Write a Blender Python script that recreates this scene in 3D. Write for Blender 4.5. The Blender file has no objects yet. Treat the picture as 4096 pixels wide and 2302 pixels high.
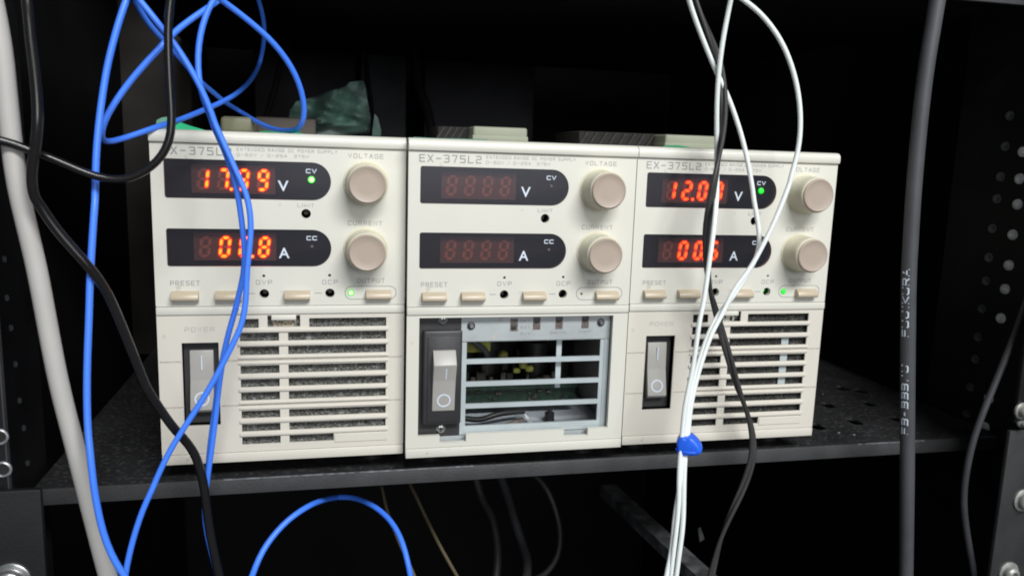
import bpy, bmesh, math, random
import numpy as np
from mathutils import Vector, Matrix, Euler
random.seed(7)
S = bpy.context.scene
COL = S.collection
R = math.radians
# ------------------------------------------------------------------ camera
CAM = Vector((0.07202, -0.36093, 0.13995))
EUL = Euler((R(80.560), R(-1.844), R(-12.788)), 'XYZ')
FPX = 799.94
cd = bpy.data.cameras.new('camera'); co = bpy.data.objects.new('camera', cd); COL.objects.link(co)
co.location = CAM; co.rotation_euler = EUL
cd.sensor_fit = 'HORIZONTAL'; cd.sensor_width = 36.0; cd.lens = FPX / 1024 * 36
cd.clip_start = 0.01; cd.clip_end = 50
cd.dof.use_dof = True; cd.dof.focus_distance = 0.37; cd.dof.aperture_fstop = 18
S.camera = co
# ------------------------------------------------------------------ light
w = bpy.data.worlds.new('World'); S.world = w; w.use_nodes = True
w.node_tree.nodes['Background'].inputs[0].default_value = (0.80, 0.86, 0.95, 1)
w.node_tree.nodes['Background'].inputs[1].default_value = 0.14
def area(name, loc, tgt, sx, sy, e, col):
    l = bpy.data.lights.new(name, 'AREA'); l.shape = 'RECTANGLE'; l.size = sx; l.size_y = sy
    l.energy = e; l.color = col
    o = bpy.data.objects.new(name, l); COL.objects.link(o); o.location = loc
    o.rotation_euler = (Vector(tgt) - Vector(loc)).to_track_quat('-Z', 'Y').to_euler()
    return o
area('ceiling_lamp', (0.45, -1.22, 1.15), (0.16, 0, 0.08), 1.0, 0.30, 32, (0.985, 1.0, 0.99))
area('room_lamp', (0.45, -2.0, 0.45), (0.16, 0, 0.05), 1.2, 0.5, 10, (0.97, 0.99, 1.0))
S.view_settings.view_transform = 'Standard'; S.view_settings.look = 'None'
S.view_settings.exposure = 0.0; S.view_settings.gamma = 1.0
S.view_settings.use_curve_mapping = False
S.render.engine = 'CYCLES'
S.cycles.filter_width = 1.9
# ------------------------------------------------------------------ pixel -> point (photo pixels, 4096 wide)
RM = EUL.to_matrix()
def ray(sx, sy): return RM @ Vector(((sx/4-512)/FPX, -(sy/4-287.5)/FPX, -1))
def atY(sx, sy, y):
    r = ray(sx, sy); return CAM + r*((y-CAM.y)/r.y)
def atZ(sx, sy, z):
    r = ray(sx, sy); return CAM + r*((z-CAM.z)/r.z)
def atX(sx, sy, x):
    r = ray(sx, sy); return CAM + r*((x-CAM.x)/r.x)
# ------------------------------------------------------------------ materials
def mat(name, col, rough=0.5, metal=0.0, var=0.08, scale=60, bump=0.0, bscale=400, spec=0.5, coat=0.0, speck=None):
    m = bpy.data.materials.new(name); m.use_nodes = True; nt = m.node_tree; N = nt.nodes; L = nt.links
    b = N['Principled BSDF']
    b.inputs['Roughness'].default_value = rough; b.inputs['Metallic'].default_value = metal
    b.inputs['Specular IOR Level'].default_value = spec; b.inputs['Coat Weight'].default_value = coat
    tc = N.new('ShaderNodeTexCoord')
    n = N.new('ShaderNodeTexNoise'); n.inputs['Scale'].default_value = scale; n.inputs['Detail'].default_value = 6
    L.new(tc.outputs['Object'], n.inputs['Vector'])
    mx = N.new('ShaderNodeMix'); mx.data_type = 'RGBA'
    c0 = [max(0, c*(1-var)) for c in col]; c1 = [min(1, c*(1+var)) for c in col]
    mx.inputs['A'].default_value = (*c0, 1); mx.inputs['B'].default_value = (*c1, 1)
    mr = N.new('ShaderNodeMapRange'); mr.inputs['From Min'].default_value = 0.3; mr.inputs['From Max'].default_value = 0.7
    L.new(n.outputs['Fac'], mr.inputs['Value']); L.new(mr.outputs['Result'], mx.inputs['Factor'])
    out = mx.outputs['Result']
    if speck:
        n2 = N.new('ShaderNodeTexNoise'); n2.inputs['Scale'].default_value = speck[1]; n2.inputs['Detail'].default_value = 3
        L.new(tc.outputs['Object'], n2.inputs['Vector'])
        m2 = N.new('ShaderNodeMapRange'); m2.inputs['From Min'].default_value = speck[2]; m2.inputs['From Max'].default_value = speck[3]
        L.new(n2.outputs['Fac'], m2.inputs['Value'])
        x2 = N.new('ShaderNodeMix'); x2.data_type = 'RGBA'; x2.inputs['B'].default_value = (*speck[0], 1)
        L.new(m2.outputs['Result'], x2.inputs['Factor']); L.new(out, x2.inputs['A']); out = x2.outputs['Result']
    L.new(out, b.inputs['Base Color'])
    r2 = N.new('ShaderNodeMapRange'); r2.inputs['To Min'].default_value = max(0.03, rough-0.06); r2.inputs['To Max'].default_value = min(1, rough+0.06)
    L.new(n.outputs['Fac'], r2.inputs['Value']); L.new(r2.outputs['Result'], b.inputs['Roughness'])
    if bump:
        nb = N.new('ShaderNodeTexNoise'); nb.inputs['Scale'].default_value = bscale; nb.inputs['Detail'].default_value = 4
        L.new(tc.outputs['Object'], nb.inputs['Vector'])
        bp = N.new('ShaderNodeBump'); bp.inputs['Strength'].default_value = bump; bp.inputs['Distance'].default_value = 0.0006
        L.new(nb.outputs['Fac'], bp.inputs['Height']); L.new(bp.outputs['Normal'], b.inputs['Normal'])
    return m
def emit(name, col, st):
    m = bpy.data.materials.new(name); m.use_nodes = True
    b = m.node_tree.nodes['Principled BSDF']; b.inputs['Base Color'].default_value = (*[c*0.3 for c in col], 1)
    b.inputs['Emission Color'].default_value = (*col, 1); b.inputs['Emission Strength'].default_value = st
    return m
def pane_mat(name, tint):
    m = bpy.data.materials.new(name); m.use_nodes = True; nt = m.node_tree; N = nt.nodes; L = nt.links
    N.remove(N['Principled BSDF']); out = N['Material Output']
    t = N.new('ShaderNodeBsdfTransparent'); t.inputs[0].default_value = (*tint, 1)
    g = N.new('ShaderNodeBsdfGlossy'); g.inputs['Roughness'].default_value = 0.25; g.inputs[0].default_value = (0.8, 0.85, 0.95, 1)
    d = N.new('ShaderNodeBsdfDiffuse'); d.inputs[0].default_value = (0.028, 0.031, 0.042, 1)
    m1 = N.new('ShaderNodeMixShader'); m1.inputs[0].default_value = 0.30
    L.new(t.outputs[0], m1.inputs[1]); L.new(d.outputs[0], m1.inputs[2])
    m2 = N.new('ShaderNodeMixShader'); m2.inputs[0].default_value = 0.04
    L.new(m1.outputs[0], m2.inputs[1]); L.new(g.outputs[0], m2.inputs[2]); L.new(m2.outputs[0], out.inputs[0])
    return m
M = {}
M['cream'] = mat('cream_plastic', (0.67, 0.655, 0.588), 0.42, var=0.03, scale=18, bump=0.12, bscale=2500, speck=((0.47, 0.45, 0.38), 160, 0.70, 0.80))
M['cream2'] = mat('warm_cream_plastic', (0.66, 0.62, 0.55), 0.45, var=0.03, scale=18, bump=0.15, bscale=2500, speck=((0.46, 0.42, 0.35), 150, 0.69, 0.80))
M['case'] = mat('case_paint', (0.50, 0.48, 0.42), 0.5, bump=0.1)
M['tan'] = mat('tan_knob_plastic', (0.41, 0.335, 0.275), 0.42, var=0.03, bump=0.05, bscale=3000)
M['knob'] = mat('cream_knob_plastic', (0.66, 0.63, 0.49), 0.4, var=0.03)
M['button'] = mat('beige_button_plastic', (0.50, 0.42, 0.31), 0.38, var=0.04)
M['print'] = mat('grey_print', (0.27, 0.27, 0.275), 0.6, var=0.12)
M['print_faint'] = mat('faint_print', (0.47, 0.45, 0.42), 0.6, var=0.1)
M['white_print'] = mat('white_print', (0.66, 0.72, 0.82), 0.5)
M['black'] = mat('black_plastic', (0.016, 0.016, 0.017), 0.4, var=0.2)
M['hole'] = mat('dark_recess', (0.010, 0.010, 0.010), 0.8)
M['rack'] = mat('black_powder_coat', (0.008, 0.008, 0.009), 0.5, var=0.25, spec=0.35, bump=0.10, bscale=900)
M['rackdark'] = mat('matt_black_panel', (0.009, 0.009, 0.010), 0.75, var=0.4, scale=8, spec=0.15)
M['shelf'] = mat('shelf_powder_coat', (0.021, 0.021, 0.023), 0.55, var=0.25, scale=40, bump=0.4, bscale=900, speck=((0.075, 0.075, 0.075), 420, 0.52, 0.75))
M['edge'] = mat('bare_metal_and_highlight', (0.30, 0.31, 0.33), 0.4, 0.6, var=0.5, scale=300)  # bare metal, also the colour of the painted highlight strips on the lip
M['lip'] = mat('shelf_coat_lit', (0.052, 0.052, 0.054), 0.5, var=0.2, scale=60, bump=0.3, bscale=900)  # shelf coat in a paler tone, standing in for stronger light on the lip
M['steel'] = mat('zinc_steel', (0.56, 0.57, 0.56), 0.28, 0.95, var=0.15, scale=200)
M['plate'] = mat('galvanised_plate', (0.46, 0.49, 0.50), 0.5, 0.35, var=0.08, scale=90, bump=0.1)
M['bluegrey'] = mat('blue_grey_metal', (0.53, 0.59, 0.61), 0.42, 0.3, var=0.06, scale=60)
M['switch_bezel'] = mat('switch_black', (0.038, 0.037, 0.039), 0.38, var=0.15, bump=0.1)
M['rocker'] = mat('grey_rocker', (0.40, 0.385, 0.36), 0.38, var=0.04)
M['foam'] = mat('foam_filter', (0.13, 0.13, 0.12), 0.95, var=0.7, scale=900, bump=1.0, bscale=900, speck=((0.34, 0.34, 0.33), 420, 0.55, 0.72))
M['foam2'] = mat('dark_foam_filter', (0.045, 0.046, 0.042), 0.95, var=0.7, scale=900, bump=1.0, bscale=900, speck=((0.15, 0.14, 0.14), 480, 0.55, 0.75))
M['board'] = mat('display_board', (0.27, 0.19, 0.17), 0.6, var=0.1)
M['offseg'] = mat('unlit_segment', (0.78, 0.38, 0.29), 0.5)
M['seg_outer'] = emit('lit_segment_rim', (1.0, 0.022, 0.0), 5.0)
M['seg_core'] = emit('lit_segment_core', (1.0, 0.19, 0.004), 11.0)
M['seg_core2'] = emit('lit_segment_core_red', (1.0, 0.085, 0.006), 9.0)
M['led'] = emit('green_led_core', (0.22, 1.0, 0.16), 4.5)
M['led_dim'] = emit('green_led_dim', (0.03, 1.0, 0.06), 1.1)
M['led_rim'] = emit('green_led_rim', (0.0, 0.60, 0.02), 0.9)
M['led_off'] = mat('unlit_led', (0.12, 0.10, 0.11), 0.4)
M['pane'] = pane_mat('smoked_pane', (0.92, 0.80, 0.78))
M['holepale'] = mat('thread_rim_glint', (0.80, 0.80, 0.82), 0.4, 0.1, var=0.3, scale=500)  # near-white colour stands in for reflections off the shaded holes
M['slat'] = mat('dusty_slat', (0.022, 0.020, 0.018), 0.7, var=0.5, scale=300)
M['compo'] = mat('dusty_components', (0.045, 0.040, 0.034), 0.6, var=0.8, scale=350)
M['boltpale'] = mat('dull_zinc', (0.34, 0.34, 0.32), 0.45, 0.5, var=0.2, scale=300)
M['trim'] = mat('glossy_cream_trim', (0.68, 0.665, 0.60), 0.26, var=0.02, scale=25, bump=0.08, bscale=2500)
M['pcb'] = mat('green_circuit_board', (0.007, 0.026, 0.015), 0.45, var=0.7, scale=500)
M['yellow'] = mat('yellow_transformer_tape', (0.24, 0.24, 0.045), 0.6, var=0.5, scale=250)
M['dip'] = mat('brown_slide_switch', (0.13, 0.105, 0.095), 0.55, var=0.4, scale=500)
M['blue'] = mat('blue_cable_jacket', (0.060, 0.225, 1.0), 0.40, var=0.03)
M['blueclip'] = mat('blue_moulded_plastic', (0.018, 0.125, 0.80), 0.38, var=0.08, scale=150)
M['white'] = mat('white_cable_jacket', (0.80, 0.84, 0.83), 0.38, var=0.03)
M['greycable'] = mat('light_grey_sheath', (0.44, 0.425, 0.405), 0.55, var=0.05, scale=40, bump=0.05)
M['blackcable'] = mat('black_cable_jacket', (0.009, 0.0085, 0.009), 0.20, var=0.2)
M['dullblack'] = mat('dull_black_cable', (0.038, 0.036, 0.037), 0.5, var=0.2)
M['darkgrey'] = mat('dark_grey_rubber', (0.062, 0.064, 0.072), 0.55, var=0.15, scale=60, bump=0.1, bscale=500)
M['darkgrey2'] = mat('dark_rubber', (0.040, 0.040, 0.045), 0.5, var=0.2)
M['beige'] = mat('olive_beige_block', (0.19, 0.19, 0.12), 0.55, var=0.08)
M['beige2'] = mat('pale_green_block', (0.29, 0.31, 0.23), 0.55, var=0.06)
M['taupe'] = mat('taupe_block', (0.15, 0.125, 0.105), 0.6, var=0.08)
M['green'] = mat('green_tape', (0.05, 0.60, 0.27), 0.4, var=0.2, scale=90)
M['mint'] = mat('mint_sheet', (0.22, 0.50, 0.38), 0.5, var=0.2, scale=90)
M['bag'] = mat('crumpled_green_film', (0.27, 0.46, 0.39), 0.6, var=0.40, scale=30, bump=0.3, bscale=60, speck=((0.78, 0.88, 0.88), 34, 0.50, 0.75))
M['brownvent'] = mat('dusty_brown_mesh', (0.013, 0.011, 0.010), 0.8, var=0.5, scale=300)
M['wire'] = mat('ochre_wire', (0.16, 0.13, 0.08), 0.5)
M['faintcable'] = mat('dark_sheath', (0.030, 0.027, 0.026), 0.5, var=0.3)
M['rail'] = mat('dusty_grey_rail', (0.035, 0.036, 0.038), 0.9, var=0.8, scale=60, speck=((0.13, 0.13, 0.14), 70, 0.45, 0.7))
M['floorplate'] = mat('bay_floor_metal', (0.66, 0.71, 0.78), 0.4, 0.2, var=0.1, scale=90)
# ------------------------------------------------------------------ helpers
def empty(name, loc=(0, 0, 0), rz=0, parent=None):
    o = bpy.data.objects.new(name, None); COL.objects.link(o); o.location = loc; o.rotation_euler = (0, 0, rz)
    o.empty_display_size = 0.01
    if parent: o.parent = parent
    return o
def tag(o, label=None, cat=None, group=None, kind=None):
    if label: o['label'] = label
    if cat: o['category'] = cat
    if group: o['group'] = group
    if kind: o['kind'] = kind
    return o
def finish(bm, ang=40):
    bm.normal_update()
    for f in bm.faces: f.smooth = True
    for e in bm.edges:
        if len(e.link_faces) == 2 and e.calc_face_angle(0) > R(ang): e.smooth = False
class MB:
    def __init__(s): s.bm = bmesh.new()
    def add(s, verts, faces):
        v = [s.bm.verts.new(p) for p in verts]
        for f in faces:
            try: s.bm.faces.new([v[i] for i in f])
            except ValueError: pass
        return s
    def box(s, x0, x1, y0, y1, z0, z1, bev=0.0, seg=2):
        b = bmesh.new()
        vs = [b.verts.new((x, y, z)) for x in (x0, x1) for y in (y0, y1) for z in (z0, z1)]
        for f in ((0, 1, 3, 2), (4, 6, 7, 5), (0, 4, 5, 1), (2, 3, 7, 6), (0, 2, 6, 4), (1, 5, 7, 3)):
            b.faces.new([vs[i] for i in f])
        bmesh.ops.recalc_face_normals(b, faces=b.faces[:])
        if bev > 0: bmesh.ops.bevel(b, geom=b.edges[:], offset=bev, segments=seg, affect='EDGES', profile=0.5)
        s.merge(b); return s
    def merge(s, b, mtx=None):
        if mtx: b.transform(mtx)
        me = bpy.data.meshes.new('t'); b.to_mesh(me); s.bm.from_mesh(me); bpy.data.meshes.remove(me); b.free()
    def mesh(s, me, mtx=None):
        b = bmesh.new(); b.from_mesh(me); s.merge(b, mtx); return s
    def prism_x(s, pts, x0, x1, bev=0):      # pts (y,z)
        b = bmesh.new(); n = len(pts)
        a = [b.verts.new((x0, y, z)) for y, z in pts]; c = [b.verts.new((x1, y, z)) for y, z in pts]
        b.faces.new(a); b.faces.new(c[::-1])
        for i in range(n): b.faces.new((a[i], c[i], c[(i+1) % n], a[(i+1) % n]))
        bmesh.ops.recalc_face_normals(b, faces=b.faces[:])
        if bev: bmesh.ops.bevel(b, geom=b.edges[:], offset=bev, segments=2, affect='EDGES', profile=0.5)
        s.merge(b); return s
    def lathe(s, prof, c, axis=(0, -1, 0), n=40, ribs=0, ribd=0, ribrange=None):  # prof: (r, h) along axis
        ax = Vector(axis).normalized(); q = ax.to_track_quat('Z', 'Y').to_matrix()
        vs = []; fs = []
        for k, (r, h) in enumerate(prof):
            for i in range(n):
                a = 2*math.pi*i/n; rr = r
                if ribs and ribrange[0] <= k <= ribrange[1]: rr = r - ribd*(1 if (i % 2) else 0)
                vs.append(Vector(c) + q @ Vector((rr*math.cos(a), rr*math.sin(a), h)))
        for k in range(len(prof)-1):
            for i in range(n):
                fs.append((k*n+i, k*n+(i+1) % n, (k+1)*n+(i+1) % n, (k+1)*n+i))
        fs.append(tuple(range(n))[::-1]); fs.append(tuple((len(prof)-1)*n+i for i in range(n)))
        s.add(vs, fs); return s
    def build(s, name, m, parent=None, ang=40):
        bmesh.ops.remove_doubles(s.bm, verts=s.bm.verts[:], dist=1e-7)
        bmesh.ops.recalc_face_normals(s.bm, faces=s.bm.faces[:])
        finish(s.bm, ang)
        me = bpy.data.meshes.new(name); s.bm.to_mesh(me); s.bm.free()
        me.materials.append(M[m] if isinstance(m, str) else m)
        o = bpy.data.objects.new(name, me); COL.objects.link(o)
        if parent: o.parent = parent
        return o
def curve_mesh(outlines, thick, bev=0.0):
    cu = bpy.data.curves.new('c', 'CURVE'); cu.dimensions = '2D'; cu.fill_mode = 'BOTH'
    cu.extrude = max(0, thick/2-bev); cu.bevel_depth = bev; cu.bevel_resolution = 1; cu.offset = -bev if bev else 0
    for o in outlines:
        sp = cu.splines.new('POLY'); sp.points.add(len(o)-1); sp.use_cyclic_u = True
        for p, q in zip(sp.points, o): p.co = (q[0], q[1], 0, 1)
    ob = bpy.data.objects.new('c', cu); COL.objects.link(ob)
    dg = bpy.context.evaluated_depsgraph_get(); dg.update()
    me = bpy.data.meshes.new_from_object(ob.evaluated_get(dg))
    bpy.data.objects.remove(ob); bpy.data.curves.remove(cu)
    return me
UPR = Matrix(((1, 0, 0, 0), (0, 0, -1, 0), (0, 1, 0, 0), (0, 0, 0, 1)))  # curve xy -> xz plane, facing -y
def plate(name, outlines, y0, y1, m, parent=None, bev=0.0):
    me = curve_mesh(outlines, y1-y0, bev)
    b = MB().mesh(me, Matrix.Translation((0, (y0+y1)/2, 0)) @ UPR); bpy.data.meshes.remove(me)
    return b.build(name, m, parent, 30)
def rect(x0, z0, x1, z1, r=0.0, n=5):
    if r <= 0: return [(x0, z0), (x1, z0), (x1, z1), (x0, z1)]
    o = []
    for cx, cz, a in ((x1-r, z0+r, -90), (x1-r, z1-r, 0), (x0+r, z1-r, 90), (x0+r, z0+r, 180)):
        for i in range(n+1):
            t = R(a+90*i/n); o.append((cx+r*math.cos(t), cz+r*math.sin(t)))
    return o
def circ(x, z, r, n=24): return [(x+r*math.cos(2*math.pi*i/n), z+r*math.sin(2*math.pi*i/n)) for i in range(n)]
def dshape(x0, z0, x1, z1, r0):           # square-ish left, half-round right
    h = (z1-z0)/2; cx = x1-h*0.97; o = []
    for i in range(17):
        t = R(-90+180*i/16); o.append((cx+h*0.97*math.cos(t), (z0+z1)/2+h*math.sin(t)))
    for cz, a in ((z1-r0, 90), (z0+r0, 180)):
        for i in range(5):
            t = R(a+90*i/4); o.append((x0+r0+r0*math.cos(t), cz+r0*math.sin(t)))
    return o
def text_mesh(s, off=0.0, space=1.0):
    cu = bpy.data.curves.new('t', 'FONT'); cu.body = s; cu.size = 1; cu.offset = off; cu.space_character = space; cu.resolution_u = 4
    ob = bpy.data.objects.new('t', cu); COL.objects.link(ob)
    dg = bpy.context.evaluated_depsgraph_get(); dg.update()
    me = bpy.data.meshes.new_from_object(ob.evaluated_get(dg))
    bpy.data.objects.remove(ob); bpy.data.curves.remove(cu)
    return me
def text(name, s, x0, z0, x1, z1, y, m, parent, off=0.0, space=1.0, shear=0.0):
    me = text_mesh(s, off, space)
    xs = [v.co.x for v in me.vertices]; ys = [v.co.y for v in me.vertices]
    ax, bx, ay, by = min(xs), max(xs), min(ys), max(ys)
    b = bmesh.new(); b.from_mesh(me); bpy.data.meshes.remove(me)
    for v in b.verts:
        tz = (v.co.y-ay)/(by-ay)
        v.co = Vector((x0+(v.co.x-ax)/(bx-ax)*(x1-x0)+shear*tz, y, z0+tz*(z1-z0)))
    b.normal_update()
    for f in b.faces:
        if f.normal.y > 0: f.normal_flip()
    me2 = bpy.data.meshes.new(name); b.to_mesh(me2); b.free(); me2.materials.append(M[m])
    o = bpy.data.objects.new(name, me2); COL.objects.link(o); o.parent = parent
    return o
# single-stroke engraving letters (squared, as printed on the panels): polylines in a 1 x 1 cell
GL = {'A': [[(0, 0), (.45, 1), (.55, 1), (1, 0)], [(.22, .36), (.78, .36)]], 'B': [[(0, 0), (0, 1), (.85, 1), (1, .88), (1, .62), (.85, .52), (1, .42), (1, .12), (.85, 0), (0, 0)], [(.1, .52), (.82, .52)]],
 'C': [[(1, .95), (.9, 1), (.12, 1), (0, .86), (0, .14), (.12, 0), (.9, 0), (1, .05)]], 'D': [[(0, 0), (0, 1), (.85, 1), (1, .86), (1, .14), (.85, 0), (.05, 0)]],
 'E': [[(1, 1), (0, 1), (0, 0), (1, 0)], [(.08, .52), (.9, .52)]], 'G': [[(1, .86), (.88, 1), (.12, 1), (0, .86), (0, .14), (.12, 0), (1, 0), (1, .45), (.55, .45)]],
 'I': [[(.5, 0), (.5, 1)]], 'F': [[(1, 1), (0, 1), (0, 0)], [(.08, .52), (.9, .52)]], 'J': [[(1, 1), (1, .14), (.88, 0), (.12, 0), (0, .3)]], 'K': [[(0, 0), (0, 1)], [(1, 1), (.1, .5), (1, 0)]], 'L': [[(0, 1), (0, 0), (1, 0)]], 'M': [[(0, 0), (0, 1), (.5, .15), (1, 1), (1, 0)]], 'N': [[(0, 0), (0, 1), (1, 0), (1, 1)]],
 'O': [[(.12, 0), (0, .14), (0, .86), (.12, 1), (.88, 1), (1, .86), (1, .14), (.88, 0), (.14, 0)]], 'P': [[(0, 0), (0, 1), (.87, 1), (1, .87), (1, .56), (.87, .43), (.06, .43)]],
 'R': [[(0, 0), (0, 1), (.87, 1), (1, .87), (1, .58), (.87, .46), (.06, .46)], [(.62, .42), (1, 0)]], 'S': [[(1, .95), (.88, 1), (.12, 1), (0, .88), (0, .64), (.12, .52), (.88, .52), (1, .4), (1, .12), (.88, 0), (.12, 0), (0, .05)]],
 'T': [[(0, 1), (1, 1)], [(.5, .94), (.5, 0)]], 'U': [[(0, 1), (0, .14), (.12, 0), (.88, 0), (1, .14), (1, 1)]], 'V': [[(0, 1), (.5, 0), (1, 1)]], 'W': [[(0, 1), (.25, 0), (.5, .8), (.75, 0), (1, 1)]],
 'X': [[(0, 0), (1, 1)], [(0, 1), (1, 0)]], 'Y': [[(0, 1), (.5, .5), (1, 1)], [(.5, .44), (.5, 0)]], '-': [[(.1, .5), (.9, .5)]], '/': [[(.15, 0), (.85, 1)]],
 '0': [[(.12, 0), (0, .14), (0, .86), (.12, 1), (.88, 1), (1, .86), (1, .14), (.88, 0), (.14, 0)]], '2': [[(0, 1), (.88, 1), (1, .88), (1, .64), (.88, .52), (.12, .52), (0, .4), (0, 0), (1, 0)]],
 '3': [[(0, 1), (.88, 1), (1, .88), (1, .62), (.88, .52), (.3, .52)], [(.93, .47), (1, .4), (1, .12), (.88, 0), (0, 0)]], '5': [[(1, 1), (0, 1), (0, .55), (.88, .55), (1, .43), (1, .12), (.88, 0), (0, 0)]],
 '6': [[(1, 1), (.12, 1), (0, .86), (0, .12), (.12, 0), (.88, 0), (1, .12), (1, .42), (.88, .54), (.07, .54)]], '7': [[(0, 1), (1, 1), (.45, 0)]], ' ': []}
def ribbon(b, pts, w, y):
    P = [Vector((p[0], p[1])) for p in pts]; n = len(P); vs = []
    for i in range(n):
        d0 = (P[i]-P[i-1]).normalized() if i else None; d1 = (P[i+1]-P[i]).normalized() if i < n-1 else None
        d = d1 if d0 is None else d0 if d1 is None else (d0+d1).normalized()
        nn = Vector((-d.y, d.x)); k = 1.0
        if d0 is not None and d1 is not None: k = min(1.6, 1/max(.4, nn.dot(Vector((-d1.y, d1.x)))))
        e = Vector((0, 0)) if (d0 is not None and d1 is not None) else (d*w/2 if d1 is None else -d*w/2)
        for sg in (1, -1):
            q = P[i]+e+nn*sg*w/2*k; vs.append((q.x, y, q.y))
    b.add(vs, [(2*i, 2*i+1, 2*i+3, 2*i+2) for i in range(n-1)])
def label(name, s, x0, z0, x1, z1, y, m, parent, wt=0.16, gap=0.42):
    """letters fitted between x0..x1 and z0..z1 (metres)"""
    h = z1-z0; wt_ = wt*h; adv = [(0.25 if c == 'I' else 0.5 if c == ' ' else 1.0) for c in s]
    tot = sum(adv)+gap*(len(s)-1); u = (x1-x0)/tot; b = MB(); x = x0
    for i, c in enumerate(s):
        for j, st in enumerate(GL[c]):
            cw = u*adv[i]
            ribbon(b, [(x+wt_/2+px_*(cw-wt_), z0+wt_/2+pz_*(h-wt_)) for px_, pz_ in st], wt_, y-0.000003*j)
        x += u*(adv[i]+gap)
    bm = b.bm; bm.normal_update()
    for f in bm.faces:
        if f.normal.y > 0: f.normal_flip()
    me = bpy.data.meshes.new(name); bm.to_mesh(me); bm.free(); me.materials.append(M[m])
    o = bpy.data.objects.new(name, me); COL.objects.link(o); o.parent = parent; return o
def spline(P, step=0.003):
    P = [Vector(p) for p in P]; Q = [P[0]*2-P[1]]+P+[P[-1]*2-P[-2]]; out = []
    for i in range(1, len(Q)-2):
        a, b, c, d = Q[i-1:i+3]; n = max(2, int((c-b).length/step))
        for k in range(n):
            t = k/n
            out.append(0.5*((2*b)+(c-a)*t+(2*a-5*b+4*c-d)*t*t+(-a+3*b-3*c+d)*t**3))
    out.append(P[-1]); return out
def smooth(P, it=2):
    for _ in range(it): P = [P[0]]+[(P[i-1]+P[i]*2+P[i+1])/4 for i in range(1, len(P)-1)]+[P[-1]]
    return P
def frames(P):
    T = [(P[min(i+1, len(P)-1)]-P[max(i-1, 0)]).normalized() for i in range(len(P))]
    n = Vector((0, -1, 0)); n = (n-T[0]*n.dot(T[0])).normalized(); F = []
    for t in T:
        n = (n-t*n.dot(t)).normalized(); F.append((t, n, t.cross(n)))
    return F
def sweep(b, P, r, prof=None, twist=0.0, n=14):
    F = frames(P); vs = []; fs = []; L = 0
    prof = prof or [(math.cos(2*math.pi*i/n), math.sin(2*math.pi*i/n)) for i in range(n)]
    n = len(prof)
    for i, (p, (t, a, c)) in enumerate(zip(P, F)):
        if i: L += (P[i]-P[i-1]).length
        cs, sn = math.cos(twist*L), math.sin(twist*L)
        for (u, v) in prof:
            uu = u*cs-v*sn; vv = u*sn+v*cs
            vs.append(p+a*(uu*r)+c*(vv*r))
    for i in range(len(P)-1):
        for k in range(n): fs.append((i*n+k, i*n+(k+1) % n, (i+1)*n+(k+1) % n, (i+1)*n+k))
    fs.append(tuple(range(n))[::-1]); fs.append(tuple((len(P)-1)*n+k for k in range(n)))
    b.add(vs, fs)
def twin_prof(n=10, gap=0.92):
    o = []
    for i in range(n+1):
        t = R(-150+300*i/n); o.append((gap+math.cos(t), math.sin(t)))
    for i in range(n+1):
        t = R(30+300*i/n); o.append((-gap+math.cos(t), math.sin(t)))
    return o
def crop(ox, oy, s, pts):                 # zoom-crop pixels -> photo pixels
    return [(ox+p[0]/s, oy+p[1]/s)+tuple(p[2:]) for p in pts]
def path3(pts, y=None):                   # (sx, sy, Y) -> world points; missing Y are interpolated
    ys = [p[2] if len(p) > 2 else None for p in pts]
    if y is not None: ys = [y if v is None else v for v in ys]
    idx = [i for i, v in enumerate(ys) if v is not None]
    for i in range(len(ys)):
        if ys[i] is None:
            a = max([k for k in idx if k < i], default=idx[0]); c = min([k for k in idx if k > i], default=idx[-1])
            ys[i] = ys[a] if a == c or c < i else ys[a]+(ys[c]-ys[a])*(i-a)/(c-a)
    return [atY(p[0], p[1], v) for p, v in zip(pts, ys)]
def cable(name, pts, r, m, label, cat='cable', group=None, y=None, twist=None, step=0.003):
    P = smooth(spline(path3(pts, y), step), 3)
    b = MB(); sweep(b, P, r, twin_prof() if twist is not None else None, twist or 0)
    o = b.build(name, m, None, 60); tag(o, label, cat, group)
    return o, P
# ================================================================== the rack (large structure)
rack = empty('equipment_rack', (0, 0, -0.45))
tag(rack, 'black open-front equipment rack cabinet around the shelf and power supplies', 'rack')
rz = 0.45
def rk(b, name, m): 
    o = b.build(name, m, None); o.parent = rack; o.location = (0, 0, rz); return o
rk(MB().box(-0.10, 0.50, 0.62, 0.625, -0.44, 0.46), 'back_panel', 'rackdark')
rk(MB().box(-0.105, -0.100, -0.04, 0.62, -0.44, 0.46), 'side_panel', 'rackdark')
rk(MB().box(0.500, 0.505, -0.04, 0.62, -0.44, 0.46), 'side_panel', 'rackdark')
rk(MB().box(-0.10, 0.50, -0.04, 0.62, 0.455, 0.46), 'top_panel', 'rackdark')
rk(MB().box(-0.10, 0.50, -0.04, 0.62, -0.445, -0.44), 'floor_panel', 'rackdark')
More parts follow.
